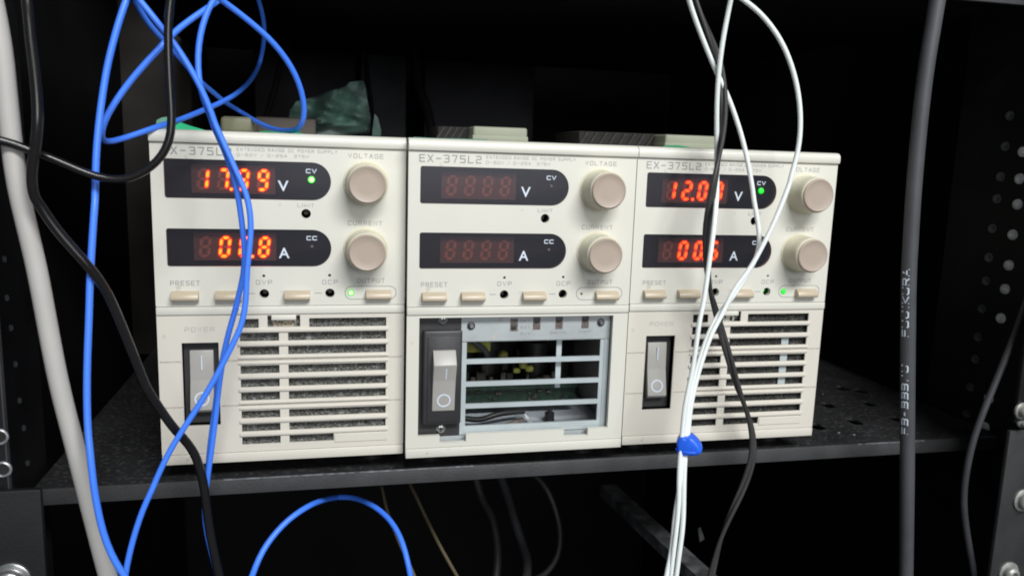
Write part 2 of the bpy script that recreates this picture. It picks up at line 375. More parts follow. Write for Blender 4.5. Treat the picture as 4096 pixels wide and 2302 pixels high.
# rails: front flange + side flange
XL = -0.046
railL = rk(MB().box(-0.100, XL, -0.042, -0.040, -0.44, 0.455, 0.0005, 1).box(XL-0.012, XL-0.010, -0.040, 0.03, -0.44, 0.455), 'mounting_rail', 'rack')
eL = MB().box(XL, XL+0.0006, -0.0423, -0.0398, -0.44, 0.455)
o = eL.build('rail_edge', 'darkgrey2', railL)
XR = 0.413; XW = 0.444
railR = rk(MB().box(XR+0.013, 0.500, -0.042, -0.040, -0.44, 0.455, 0.0005, 1).box(XW, XW+0.002, -0.040, 0.06, -0.44, 0.455), 'mounting_rail', 'rack')
def c8(x, y): return 2896+x/1.81, 700+y/1.81
def c7(x, y): return 2696+x/1.8057, 1500+y/1.8057
holeA = [c8(*p) for p in ((2170, -170), (2145, 25), (2130, 210), (2095, 430), (2067, 650), (2040, 822), (2010, 1033))]+[c7(2280, 165), c7(2250, 370)]
holeB = [c8(*p) for p in ((2005, 10), (1980, 170), (1945, 385), (1920, 595), (1900, 765), (1870, 965), (1840, 1170), (1820, 1330))]+[c7(2145, 85), c7(2115, 275)]
holeB = [(3500+1305/2.413, 400+150/2.413), (3500+1262/2.413, 400+445/2.413)]+holeB
for i, (sx, sy) in enumerate(holeA):
    p = atX(sx, sy, XW)
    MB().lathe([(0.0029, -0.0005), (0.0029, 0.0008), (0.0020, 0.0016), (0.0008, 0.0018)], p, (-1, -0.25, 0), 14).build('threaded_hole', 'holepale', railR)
m_dim = mat('dulled_hole_rim', (0.07, 0.075, 0.08), 0.4, 0.1)
for i, (sx, sy) in enumerate(holeB):
    p = atX(sx, sy, XW)
    MB().lathe([(0.0026, -0.0005), (0.0026, 0.0005), (0.0019, 0.0006), (0.0010, 0.0001)], p, (-1, -0.2, 0), 14).build('threaded_hole', m_dim, railR)
for sx, sy in ((15, 1035), (25, 1190), (42, 1310), (60, 1455), (76, 1600), (93, 1710), (108, 1850)):
    p = atX(sx, sy, XL-0.010)
    MB().lathe([(0.0014, -0.0005), (0.0013, 0.0004), (0.0006, 0.0003)], p, (1, -0.2, 0), 12).build('threaded_hole', m_dim, railL)
# raised ring holes on the left front flange
for sx, sy in ((-2, 1745), (12, 1875)):
    p = atY(sx, sy, -0.0425)
    MB().lathe([(0.0031, -0.0004), (0.0031, 0.0004), (0.0026, 0.0007), (0.0021, 0.0003), (0.0020, -0.0002)], p, (0, -1, 0), 28).build('ring_nut', 'edge', railL)
    MB().lathe([(0.0020, 0.0001), (0.0020, 0.0003)], p, (0, -1, 0), 20).build('nut_bore', 'hole', railL)
# upper shelf just above the frame (its lip shows top right), shades the inside
sh2 = empty('upper_shelf', (0, 0, 0.36)); tag(sh2, 'black metal shelf above, its grey front lip showing at the top right corner', 'shelf')
zt = atY(3900, 4, -0.005).z
MB().box(-0.05, 0.443, -0.003, 0.45, zt+0.006, zt+0.008).build('shelf_top', 'rackdark', sh2).location = (0, 0, -0.36)
MB().box(-0.05, 0.443, -0.005, -0.003, zt, zt+0.008, 0.0004, 1).build('front_lip', 'darkgrey2', sh2).location = (0, 0, -0.36)
# equipment ears with bolts (lower left / right)
e1 = atY(165, 1950, -0.046)
ear = empty('rack_ear_plate', (e1.x-0.03, -0.044, e1.z-0.05)); tag(ear, 'black square-cornered mounting plate bolted to the left rack rail below the shelf', 'mounting plate')
b = MB().box(-0.060, 0.030, -0.0030, 0.0, -0.15, 0.05, 0.0008, 2); b.build('plate', mat('left_ear_paint', (0.0065, 0.0065, 0.0075), 0.5, var=0.25, spec=0.3, bump=0.1, bscale=900), ear)
def bolt(sx, sy, y, parent, r, name='bolt', m='steel'):
    p = atY(sx, sy, y) - parent.location
    wsh = MB().lathe([(r*1.0, 0), (r*1.0, 0.0010), (r*0.93, 0.0013)], p, (0, -1, 0), 32).build('washer', m, parent)
    prof = [(r*0.72, 0.0012), (r*0.72, 0.0030), (r*0.62, 0.0042), (r*0.40, 0.0048), (r*0.30, 0.0046), (r*0.26, 0.0030)]
    MB().lathe(prof, p, (0, -1, 0), 32).build(name, m, parent)
bolt(45, 2318, -0.047, ear, 0.0072)
e2 = atY(3935, 1720, -0.044)
ear2 = empty('rack_ear_plate', (e2.x+0.03, -0.044, e2.z-0.05)); tag(ear2, 'dark mounting plate with two bright bolts on the right rack rail', 'mounting plate')
xe = atY(4000, 1900, -0.044).x
MB().box(xe-ear2.location.x, xe-ear2.location.x+0.07, -0.0025, 0.0, -0.16, 0.05, 0.0006, 2).build('plate', mat('dark_ear_paint', (0.022, 0.022, 0.023), 0.5, var=0.25, bump=0.15, bscale=900), ear2)
bolt(4090, 1996, -0.0465, ear2, 0.0058, m='boltpale'); bolt(4030, 2285, -0.0465, ear2, 0.0058, m='boltpale')
ear3 = empty('rack_ear_plate', (e2.x+0.05, -0.044, e2.z+0.06)); tag(ear3, 'dark mounting plate at the right edge above the other, with one pale bolt', 'mounting plate')
x3 = atY(4055, 1600, -0.044).x
MB().box(x3-ear3.location.x, x3-ear3.location.x+0.05, -0.0025, 0.0, -0.056, 0.06, 0.0006, 2).build('plate', 'rack', ear3)
bolt(4084, 1640, -0.0465, ear3, 0.0042, m='boltpale'); bolt(4080, 1690, -0.0465, ear3, 0.0020, m='boltpale')
# ------------------------------------------------------------------ the shelf
shelf = empty('rack_shelf', (0.20, 0.15, -0.012)); tag(shelf, 'dark grey perforated metal shelf carrying the three power supplies', 'shelf')
SX0, SX1, SY0, SY1, SZ = -0.053, 0.4425, 0.0025, 0.38, -0.009
holes = []
hp = [c7(1210, 90), c7(1110, 212), c7(1400, 200), c7(1300, 330), c7(1610, 312), c7(1030, 365), (3440, 1560)]
for sx, sy in hp:
    p = atZ(sx, sy, SZ); holes.append(p)
outl = [[(SX0, SY0), (SX1, SY0), (SX1, SY1), (SX0, SY1)]]
for p in holes: outl.append([(p.x+a, p.y+c) for a, c in rect(-0.0035, -0.006, 0.0035, 0.006, 0.003)])
me = curve_mesh(outl, 0.0014)
b = MB().mesh(me, Matrix.Translation((-0.20, -0.15, SZ-0.0007+0.012)))
b.build('shelf_top', 'shelf', shelf, 30)
b = MB().box(SX0-0.20, SX1-0.20, SY0-0.15-0.0016, SY0-0.15, SZ+0.012-0.0072, SZ+0.012+0.0002, 0.0005, 2)
lip = b.build('front_lip', 'lip', shelf)
MB().box(-0.175, -0.060, SY0-0.15-0.0019, SY0-0.15-0.0012, SZ+0.012-0.0002, SZ+0.012+0.00035).build('edge_highlight', 'edge', lip)  # bright strips paint a highlight line along the lip edge
MB().box(0.352-0.20, 0.394-0.20, SY0-0.15-0.0019, SY0-0.15-0.0012, SZ+0.012-0.0002, SZ+0.012+0.00045).build('edge_highlight', 'edge', lip)
MB().box(0.424-0.20, 0.4415-0.20, SY0-0.15-0.0019, SY0-0.15-0.0012, SZ+0.012-0.0002, SZ+0.012+0.00045).build('edge_highlight', 'edge', lip)
MB().box(SX1-0.20-0.0012, SX1-0.20, SY0-0.15, SY1-0.15, SZ+0.012, SZ+0.012+0.0012).build('side_flange', 'shelf', shelf)
# specks of dust / lint on the shelf
for k, (sx, sy) in enumerate((c7(1190, 415), c7(1300, 430), c7(1075, 135))):
    p = atZ(sx, sy, SZ)-shelf.location
    MB().box(p.x-0.0007, p.x+0.0007, p.y-0.0006, p.y+0.0008, p.z, p.z+0.0006, 0.0002, 1).build('paint_chip', 'edge', shelf)
# ================================================================== power supplies
mm = 0.001
def A(*v): return [q*mm for q in v]
def rc(x0, z0, x1, z1, r=0.0): return rect(x0*mm, z0*mm, x1*mm, z1*mm, r*mm)
SEG = {'0': 'abcdef', '1': 'bc', '2': 'abged', '3': 'abgcd', '4': 'fgbc', '5': 'afgcd', '6': 'afgecd', '7': 'abc', '8': 'abcdefg', '9': 'abcdfg', ' ': ''}
def seg_poly(s, W=4.9, H=9.5, t=1.45, sl=1.15):
    g = 0.12; h = H/2
    def hz(z): return [(g+t*.5, z), (g+t, z+t/2), (W-g-t, z+t/2), (W-g-t*.5, z), (W-g-t, z-t/2), (g+t, z-t/2)]
    def vt(x, z0, z1): return [(x, z0), (x+t/2, z0+t/2), (x+t/2, z1-t/2), (x, z1), (x-t/2, z1-t/2), (x-t/2, z0+t/2)]
    P = {'a': hz(H-t/2), 'g': hz(h), 'd': hz(t/2), 'b': vt(W-t/2, h+g, H-t/2-g), 'c': vt(W-t/2, t/2+g, h-g),
         'f': vt(t/2, h+g, H-t/2-g), 'e': vt(t/2, t/2+g, h-g)}[s]
    return [(x+sl*z/H, z) for x, z in P]
def digit(parent, ch, dot, x, z, y, lit, core):
    """seven segment cell; lit segments = dim rim + bright core"""
    on = MB(); co_ = MB(); off = MB(); non = noff = 0
    for s in 'abcdefg':
        P = seg_poly(s); cx = sum(p[0] for p in P)/6; cz = sum(p[1] for p in P)/6
        def put(b, k, y0, y1):
            Q = [((x+cx+(p[0]-cx)*k)*mm, (z+cz+(p[1]-cz)*k)*mm) for p in P]; n = 6
            b.add([(a, y0, c) for a, c in Q]+[(a, y1, c) for a, c in Q], [tuple(range(n)), tuple(range(n, 2*n))[::-1]]+[(i, (i+1) % n, n+(i+1) % n, n+i) for i in range(n)])
        if lit and s in SEG[ch]:
            put(on, 1.10, y-0.0003, y); put(co_, 0.76, y-0.0005, y-0.0001); non += 1
        else: put(off, 0.92, y-0.0002, y); noff += 1
    if dot and lit:
        on.lathe([(0.00085, 0), (0.00085, 0.0003)], ((x+6.2)*mm, y, (z+0.6)*mm), (0, -1, 0), 12)
        co_.lathe([(0.00060, 0.0001), (0.00060, 0.0005)], ((x+6.2)*mm, y, (z+0.6)*mm), (0, -1, 0), 12)
    if non:
        o = on.build('lit_digit', 'seg_outer', parent); c = co_.build('digit_glow', core, parent)
    if noff: off.build('unlit_segments', 'offseg', parent)
ROWS = [(61.1, 65.2), (55.1, 58.9), (48.8, 52.6), (40.3, 44.1), (34.1, 37.7), (28.0, 31.7), (19.7, 23.3), (13.5, 17.0), (7.5, 11.0)]
FOAM = {}
def led(parent, x, z, y, state, r=1.6):
    if state == 'off':
        MB().lathe([(r*mm*.42, 0), (r*mm*.38, 0.0003)], (x*mm, y, z*mm), (0, -1, 0), 16).build('led_lamp', 'led_off', parent); return
    bright = 'led' if state == 'on' else 'led_dim'
    MB().lathe([(r*mm, 0), (r*mm, 0.0002), (r*.8*mm, 0.0004)], (x*mm, y, z*mm), (0, -1, 0), 20).build('led_rim', 'led_rim', parent)
    MB().lathe([(r*.72*mm, 0.0003), (r*.62*mm, 0.0008), (r*.3*mm, 0.0011)], (x*mm, y, z*mm), (0, -1, 0), 20).build('led_lamp', bright, parent)
def knob(root, z):
    c = (88.4*mm, 0, z*mm); W_ = 0.0
    k = MB().lathe([(0.0094, 0), (0.0093, 0.0010), (0.0090, 0.0022), (0.0087, 0.0085), (0.0085, 0.0112), (0.0081, 0.0118)], c, (0, -1, 0), 96, 1, 0.0004, (2, 3)).build('control_knob', 'knob', root, 60)
    MB().lathe([(0.0080, 0.0112), (0.00805, 0.0122), (0.0078, 0.0127), (0.0074, 0.0129), (0.0069, 0.01265), (0.004, 0.0126)], c, (0, -1, 0), 64).build('knob_cap', 'tan', k)
    MB().lathe([(0.0099, -0.0001), (0.0099, 0.0003), (0.0097, 0.0005)], c, (0, -1, 0), 64).build('knob_collar', 'knob', k)
def rocker_switch(root, mode, y0):
    """mode 'on': recessed in the panel cut-out; 'bare': on its plate"""
    if mode == 'on':
        sw = MB().box(9.75*mm, 24.85*mm, y0+0.0045, y0+0.0062, 17.35*mm, 54.85*mm).build('power_switch', 'switch_bezel', root)
        pts = [(y0+0.0046, 0.0225), (y0+0.0012, 0.0230), (y0-0.0002, 0.0245), (y0+0.0010, 0.0300), (y0+0.0026, 0.0375), (y0+0.0030, 0.0440), (y0+0.0034, 0.0505), (y0+0.0046, 0.0508)]
        MB().prism_x(pts, 12.3*mm, 22.2*mm, 0.00035).build('rocker', 'rocker', sw)
        yi, yo = y0+0.00262, y0+0.0006
        b = MB().box(17.0*mm, 17.55*mm, y0+0.0024, y0+0.0034, 42.0*mm, 48.4*mm)
        b.build('on_mark', 'white_print', sw)
        me = curve_mesh([circ(0, 0, 3.15*mm, 36), circ(0, 0, 2.45*mm, 36)], 0.0003)
        a = math.atan2(0.0016, 0.0075)
        MB().mesh(me, Matrix.Translation((17.25*mm, y0+0.00085, 29.2*mm)) @ Matrix.Rotation(-a, 4, 'X') @ UPR).build('off_mark', 'white_print', sw)
    return
def build_supply(name, loc, yaw, mode, vtxt, atxt, lit, cvs, outs, core):
    root = empty(name, loc, yaw)
    W = 105.8
    # case shell (open front)
    cb = MB()
    for a in ((0.6, 105.2, 1.5, 300, 144.0, 145.0), (0.6, 105.2, 1.5, 300, 1.0, 2.0), (0.6, 1.6, 1.5, 300, 2.0, 144.0), (104.2, 105.2, 1.5, 300, 2.0, 144.0), (0.6, 105.2, 299, 300, 2.0, 144.0)):
        cb.box(a[0]*mm, a[1]*mm, a[2]*mm, a[3]*mm, a[4]*mm, a[5]*mm)
    cb.build('case', 'case', root)
    ft = None
    for fx in (14, 92):
        for fy in (22, 270):
            MB().lathe([(0.007, 0), (0.0065, -0.0098)], (fx*mm, fy*mm, 0.001), (0, 0, 1), 24).build('rubber_foot', 'black', root)
    # top trim
    tr = [(0.0, 0.1405), (-0.0012, 0.1408), (-0.0016, 0.1416), (-0.0016, 0.1434), (-0.0012, 0.1446), (-0.0002, 0.1455), (0.0016, 0.1459), (0.0060, 0.1460), (0.0060, 0.1405)]
    MB().prism_x([(y, z) for y, z in tr], 0, W*mm).build('top_trim', 'trim', root, 30)
    # upper control panel
    outl = [rc(0, 71.1, W, 140.4, 0.3),
            [(x, z) for x, z in dshape(5.2*mm, 117.5*mm, 73.3*mm, 133.9*mm, 0.0010)],
            [(x, z) for x, z in dshape(5.2*mm, 88.4*mm, 73.3*mm, 104.7*mm, 0.0010)],
            circ(62.6*mm, 111.7*mm, 2.05*mm), circ(44.5*mm, 76.4*mm, 2.05*mm), circ(72.6*mm, 76.5*mm, 2.05*mm),
            circ(44.4*mm, 84.3*mm, 0.65*mm, 12), circ(72.5*mm, 84.5*mm, 0.65*mm, 12)]
    pn = plate('control_panel', outl, 0.0, 0.0022, 'cream', root)
    # groove under trim and seam strips
    MB().box(0.1*mm, (W-.1)*mm, 0.0010, 0.0024, 140.2*mm, 140.8*mm).build('trim_groove', 'case', root)
    MB().box(0, W*mm, -0.0005, 0.0030, 67.35*mm, 70.85*mm, 0.0003, 2).build('divider_strip', 'cream', root)
    # trimmer wells
    for x, z, r in ((62.6, 111.7, 2.05), (44.5, 76.4, 2.05), (72.6, 76.5, 2.05)):
        b = MB(); b.box((x-3)*mm, (x+3)*mm, 0.0080, 0.0086, (z-3)*mm, (z+3)*mm)
        b.lathe([(r*mm+0.0009, -0.0080), (r*mm+0.0009, -0.0023), (r*mm+0.00005, -0.0023), (r*mm+0.00005, -0.0080)], (x*mm, 0, z*mm), (0, -1, 0), 20)
        well = b.build('trimmer_well', 'hole', root)
        MB().lathe([(0.0011, -0.0075), (0.0011, -0.0058), (0.0009, -0.0056)], (x*mm, 0, z*mm), (0, -1, 0), 14).build('trimmer_screw', 'dip', well)
    for x, z in ((44.4, 84.3), (72.5, 84.5)):
        MB().box((x-1.2)*mm, (x+1.2)*mm, 0.0024, 0.0030, (z-1.2)*mm, (z+1.2)*mm).build('indicator_hole', 'hole', root)
    # displays
    for k, (z0, z1, tx, unit, mk, st) in enumerate(((117.5, 133.9, vtxt, 'V', 'CV', cvs), (88.4, 104.7, atxt, 'A', 'CC', 'off'))):
        zc = (z0+z1)/2
        d = plate('display_window', [dshape(5.25*mm, (z0+.05)*mm, 73.25*mm, (z1-.05)*mm, 0.0010)], 0.0004, 0.0011, 'pane', root)
        if True:
            MB().box(4.0*mm, 74.5*mm, 0.0062, 0.0068, (z0-1)*mm, (z1+1)*mm).box(4.2*mm, 5.0*mm, 0.0023, 0.0062, (z0-1)*mm, (z1+1)*mm).box(73.7*mm, 74.5*mm, 0.0023, 0.0062, (z0-1)*mm, (z1+1)*mm).box(4.2*mm, 74.5*mm, 0.0023, 0.0062, (z1+.2)*mm, (z1+1)*mm).box(4.2*mm, 74.5*mm, 0.0023, 0.0062, (z0-1)*mm, (z0-.2)*mm).build('display_cavity', 'hole', d)
            MB().box(15.2*mm, 49.6*mm, 0.0050, 0.0060, (zc-6.1)*mm, (zc+5.9)*mm).build('digit_board', 'board', d)
            i = 0; cell = []
            for ch in tx:
                if ch == '.': cell[-1][1] = True
                else: cell.append([ch, False])
            for i, (ch, dot) in enumerate(cell):
                digit(d, ch, dot, 16.9+8.2*i, zc-4.9, 0.0050, lit, core)
        uz = z0+3.7
        text('unit_lettering', unit, 50.9*mm, uz*mm, 55.4*mm, (uz+4.6)*mm, 0.00033, 'white_print', d, off=0.012)
        label('mode_lettering', mk, 62.7*mm, (zc+3.5)*mm, 67.2*mm, (zc+5.4)*mm, 0.00033, 'white_print', d, 0.2, 0.25)
        led(d, 65.0, zc+0.8, 0.00035, st)
    # printed lettering
    for s, x0, z0, x1, z1, of in (('EX-375L2', 4.6, 135.6, 32.3, 139.0, -0.012), ('EXTENDED RANGE DC POWER SUPPLY', 34.4, 137.9, 76.0, 139.3, -0.01), ('0-60V / 0-25A  375W', 34.4, 135.6, 64.0, 136.9, -0.01),
                              ('VOLTAGE', 80.7, 136.3, 95.9, 138.3, 0), ('CURRENT', 80.5, 106.9, 95.6, 108.9, 0), ('LIMIT', 59.0, 114.5, 66.0, 116.1, 0),
                              ('PRESET', 6.1, 80.2, 18.0, 82.3, 0), ('OVP', 41.1, 80.5, 47.9, 82.5, 0), ('OCP', 69.3, 80.5, 76.0, 82.5, 0), ('OUTPUT', 84.6, 81.1, 96.8, 83.1, 0)):
        label('printed_label', s, x0*mm, z0*mm, x1*mm, z1*mm, -0.00004, 'print', root, 0.14 if 'EX-' in s else 0.13)
    for x0, x1 in ((37.6, 40.6), (65.9, 69.1)):
        MB().box(x0*mm, x1*mm, -0.00004, 0.0001, 76.4*mm, 76.7*mm).build('printed_dash', 'print', root)
    me = curve_mesh([rc(79.1, 73.5, 102.1, 79.7, 3.0), rc(79.4, 73.8, 101.8, 79.4, 2.75)], 0.0001)
    MB().mesh(me, UPR).build('output_outline', 'print', root)
    # buttons
    for x0, x1 in ((6.5, 17.6), (24.3, 35.3), (53.0, 64.0), (88.4, 99.7)):
        f = MB().prism_x([(0.0002, 0.0732), (-0.0022, 0.0736), (-0.0034, 0.0742), (-0.0036, 0.0752), (-0.0030, 0.0766), (-0.0012, 0.0777), (0.0002, 0.0779)], x0*mm, x1*mm, 0.0003)
        f.build('push_button', 'button', root)
    led(root, 81.8, 76.6, 0.0001, outs, 1.45)
    knob(root, 125.4); knob(root, 96.2)
    # lower part
    MB().box(0, W*mm, -0.0003, 0.0030, -0.4*mm, 4.0*mm, 0.0004, 2).build('base_strip', 'cream2' if mode != 'open' else 'cream', root)
    if mode != 'open':
        outl = [rc(0, 4.25, W, 67.15, 0.25), rc(9.7, 17.3, 24.9, 54.9, 0.2)]
        for i, (a, c) in enumerate(ROWS):
            if i == 0: outl += [rc(33.8, a, 41.9, c), rc(45.6, 61.4, 59.6, 66.6), rc(63.5, a, 97.6, c)]
            elif i == 8: outl += [rc(33.8, a, 50.4, c), rc(54.3, a, 74.0, c)]
            else: outl += [rc(33.8, a, 50.4, c), rc(54.3, a, 97.6, c)]
        for z in (46.45, 25.85):
            outl += [rc(0.4, z-.28, 9.3, z+.28), rc(25.4, z-.28, 105.3, z+.28)]
        gp = plate('grille_panel', outl, 0.0002, 0.0011, 'cream2', root)
        g2 = MB()
        for z in (46.45, 25.85):
            g2.box(0.2*mm, 9.5*mm, 0.0008, 0.0020, (z-.5)*mm, (z+.5)*mm).box(25.2*mm, 105.5*mm, 0.0008, 0.0020, (z-.5)*mm, (z+.5)*mm)
        g2.build('groove_back', 'cream2', gp)
        rb = MB()
        for i in range(8):
            if i in (2, 5): 
                for (z, hh) in ((ROWS[i][0]-1.1, 0.45), (ROWS[i+1][1]+1.1, 0.45)):
                    rb.box(33.0*mm, 98.6*mm, -0.0004, 0.0003, (z-hh)*mm, (z+hh)*mm, 0.00018, 2)
                continue
            z = (ROWS[i][0]+ROWS[i+1][1])/2; h = 0.8
            rb.box(33.0*mm, 98.6*mm, -0.0006, 0.0003, (z-h)*mm, (z+h)*mm, 0.0003, 2)
        rb.box(74.4*mm, 98.2*mm, -0.0002, 0.0003, 6.8*mm, 10.6*mm, 0.0001, 1)
        rb.build('louvre', 'cream2', gp)
        # latch
        lb = MB().box(44.5*mm, 60.6*mm, 0.0050, 0.0056, 60.9*mm, 67.2*mm).build('latch_pocket', 'hole', gp)
        MB().box(47.3*mm, 57.9*mm, -0.0006, 0.0045, 64.6*mm, 66.6*mm, 0.0003, 2).build('latch_tab', 'cream', lb)
        MB().box(47.6*mm, 57.6*mm, 0.0030, 0.0049, 61.0*mm, 64.3*mm).build('latch_spring', 'button' if mode == 'dusty' else 'cream', lb)
        # filter foam with real relief
        key = mode
        if key not in FOAM:
            nx, nz = 150, 110; vs = []; fs = []
            for j in range(nz+1):
                for i in range(nx+1):
                    vs.append((32*mm+i*68*mm/nx, 0.0026+random.random()*0.0011, 5*mm+j*62*mm/nz))
            for j in range(nz):
                for i in range(nx):
                    q = j*(nx+1)+i; fs.append((q, q+1, q+nx+2, q+nx+1))
            FOAM[key] = (vs, fs)
        MB().add(*FOAM[key]).build('filter_foam', 'foam' if mode == 'dusty' else 'foam2', gp)
        if mode == 'clean':
            MB().box(84.5*mm, 88.5*mm, 0.0020, 0.0025, 27*mm, 52*mm).build('metal_tab', 'bluegrey', gp)
        label('embossed_label', 'POWER', 11.2*mm, 59.8*mm, 23.4*mm, 61.9*mm, 0.00012, 'print_faint', gp, 0.13)
        rocker_switch(root, 'on', 0.0)
    else:
        outl = [rc(0, 4.25, W, 67.15, 0.25),
                [(x*mm, z*mm) for x, z in ((5.6, 9.9), (15.8, 9.9), (15.8, 6.3), (28.3, 6.3), (28.3, 9.9), (76.2, 9.9), (76.2, 6.4), (88.4, 6.4), (88.4, 9.9), (98.4, 9.9), (98.4, 65.9), (5.6, 65.9))]]
        fp = plate('bay_frame', outl, 0.0002, 0.0024, 'cream', root)
        cx, cz, D = -34.3, 140.0, 354.3
        def q(x, z, d): k = (D+d)/D; return cx+(x-cx)*k, cz+(z-cz)*k
        def qr(x0, z0, x1, z1, d, r=0.0):
            a, b_ = q(x0, z0, d), q(x1, z1, d); return rect(a[0]*mm, a[1]*mm, b_[0]*mm, b_[1]*mm, r*mm)
        def qbox(b, x0, z0, x1, z1, d, th=1.0, bev=0.0):
            a, c = q(x0, z0, d), q(x1, z1, d); b.box(a[0]*mm, c[0]*mm, d*mm, (d+th)*mm, a[1]*mm, c[1]*mm, bev); return b
        # shroud behind the frame
        b = MB().box(3*mm, 5*mm, 0.0024, 0.012, 4*mm, 68*mm).box(99.5*mm, 101.5*mm, 0.0024, 0.012, 4*mm, 68*mm).box(5*mm, 99.5*mm, 0.0024, 0.012, 67.2*mm, 69*mm)
        b.build('bay_wall', 'cream', fp)
        qbox(MB(), 5.5, 4.0, 98.9, 9.6, 5.0, 1.0).build('bay_sill', 'plate', fp)
        # grille frame + control strip
        d = 5.0
        gf = plate('inner_grille', [qr(25.0, 10.0, 96.8, 54.6, d), qr(27.6, 46.2, 92.5, 54.4, d), qr(27.6, 35.4, 92.5, 43.9, d), qr(27.6, 24.7, 92.5, 33.1, d), qr(27.6, 14.0, 92.5, 22.5, d)], d*mm, (d+1.2)*mm, 'bluegrey', fp, 0.0)
        for z in (45.05, 34.25, 23.6): pass
        qbox(MB(), 94.6, 10.8, 96.8, 54.5, 4.6, 0.4).build('grille_flange', 'bluegrey', gf)
        qbox(MB(), 70.7, 31.2, 73.2, 54.8, 9.0, 0.8).build('grille_post', 'bluegrey', gf)
        sp = qbox(MB(), 24.9, 54.7, 97.0, 66.6, 4.4, 0.55).build('control_strip', 'plate', fp)
        for x, z in ((29.4, 62.1), (92.1, 62.7)):
            a = q(x, z, 4.4)
            MB().lathe([(0.0019, 0), (0.0018, 0.0007), (0.0014, 0.0009)], (a[0]*mm, 0.0044, a[1]*mm), (0, -1, 0), 20).build('hex_nut', 'switch_bezel', sp)
            MB().lathe([(0.0010, 0.0008), (0.0010, 0.0016), (0.0008, 0.0018)], (a[0]*mm, 0.0044, a[1]*mm), (0, -1, 0), 16).build('stud', 'steel', sp)
        for x, z in ((49.7, 62.1), (60.6, 62.6), (71.5, 62.7), (84.4, 62.9)):
            sl = qbox(MB(), x-1.75, z-2.9, x+1.75, z+2.9, 4.15, 0.3).build('slide_switch', 'dip', sp)
            qbox(MB(), x-1.1, z+(0.2 if x > 60 else -2.2), x+1.1, z+(2.4 if x > 60 else 0.0), 3.7, 0.5, 0.0002).build('switch_slider', 'switch_bezel', sl)
        yv = 4.36
        for s, x0, z0, x1, z1 in (('INT', 52.9, 63.5, 57.4, 64.6), ('EXT', 52.9, 60.3, 57.4, 61.4), ('R/V', 53.0, 57.1, 57.6, 58.4), ('DIGITAL', 67.4, 57.4, 75.6, 58.7), ('CONT', 81.6, 57.7, 87.4, 58.9), ('ON', 48.3, 65.3, 51.2, 66.2)):
            a, c = q(x0, z0, 4.3), q(x1, z1, 4.3)
            label('printed_label', s, a[0]*mm, a[1]*mm, c[0]*mm, c[1]*mm, yv*mm, 'print', sp, 0.2)
        for x, z, an in ((43, 64.5, 0.4), (40.5, 57, 0.7)):
            a = q(x, z, 4.3)
            m_ = MB(); m_.box(-0.0008, 0.0008, -0.00003, 0.00003, -0.0018, 0.0018)
            bb = m_.build('smudge', 'print_faint', sp); bb.location = (a[0]*mm, 4.33*mm, a[1]*mm); bb.rotation_euler = (0, an, 0)
        # switch on its plate
        spl = qbox(MB(), 5.4, 10.0, 24.8, 66.2, 4.6, 1.0).build('power_switch', 'switch_bezel', root)
        bz = MB(); a, c = q(7.6, 15.4, 1.0), q(25.5, 60.0, 1.0); bz.box(a[0]*mm, c[0]*mm, 0.0004, 0.0047, a[1]*mm, c[1]*mm, 0.0009, 3)
        bz.build('switch_body', 'switch_bezel', spl)
        bz = MB(); bz.box((a[0]+1.9)*mm, (c[0]-0.8)*mm, -0.0002, 0.0006, (a[1]+1.5)*mm, (c[1]-2.6)*mm, 0.0003, 2)
        bz.build('switch_face', 'switch_bezel', spl)
        pts = [(0.0, 0.0218), (-0.0007, 0.0222), (-0.0014, 0.0300), (-0.0026, 0.0370), (-0.0052, 0.0444), (-0.0054, 0.0450), (-0.0012, 0.0508), (0.0, 0.0510)]
        MB().prism_x(pts, 11.9*mm, 22.4*mm, 0.0003).build('rocker', 'rocker', spl)
        # marks lie on the sloping face
        def onface(z):  # y of face at z
            zz = [0.0222, 0.0300, 0.0370, 0.0444]; yy = [-0.0007, -0.0014, -0.0026, -0.0052]
            return float(np.interp(z, zz, yy))
        def face_patch(outs_, nm):
            me = curve_mesh(outs_, 0.0002); b_ = bmesh.new(); b_.from_mesh(me); bmesh.ops.subdivide_edges(b_, edges=b_.edges[:], cuts=2)
            for v in b_.verts:
                x, z, t = v.co.x, v.co.y, v.co.z; v.co = Vector((x, onface(z)-0.00006-t, z))
            m_ = MB(); m_.merge(b_); m_.build(nm, 'white_print', spl)
        face_patch([rect(0.01745, 0.0378, 0.0180, 0.0432)], 'on_mark')
        face_patch([circ(0.0172, 0.0272, 0.0032, 36), circ(0.0172, 0.0272, 0.0025, 36)], 'off_mark')
        for x, z in ((16.1, 13.4), (16.3, 65.0)):
            a = q(x, z, 4.4)
            s_ = MB().lathe([(0.0023, 0), (0.0022, 0.0006), (0.0015, 0.0011), (0.0006, 0.0012)], (a[0]*mm, 0.0046, a[1]*mm), (0, -1, 0), 24).build('plate_screw', 'steel', spl)
            MB().box((a[0]-1.3)*mm, (a[0]+1.3)*mm, 0.0034, 0.0038, (a[1]-.22)*mm, (a[1]+.22)*mm).box((a[0]-.22)*mm, (a[0]+.22)*mm, 0.00338, 0.0038, (a[1]-1.3)*mm, (a[1]+1.3)*mm).build('screw_slot', 'hole', spl)
        # interior seen through the bars
        MB().box(20*mm, 103*mm, 0.075, 0.077, 5*mm, 66*mm).build('inner_bulkhead', 'hole', root)
        MB().box(26*mm, 103*mm, 0.0062, 0.075, 5.5*mm, 6.5*mm).build('chassis_floor', 'floorplate', root)
        pc = MB().box(24*mm, 92*mm, 0.030, 0.074, 22.0*mm, 23.6*mm).box(24*mm, 92*mm, 0.034, 0.036, 12*mm, 24*mm).build('circuit_board', 'pcb', root)
        MB().box(24*mm, 44*mm, 0.024, 0.050, 43*mm, 62*mm, 0.001).build('transformer', 'yellow', root)
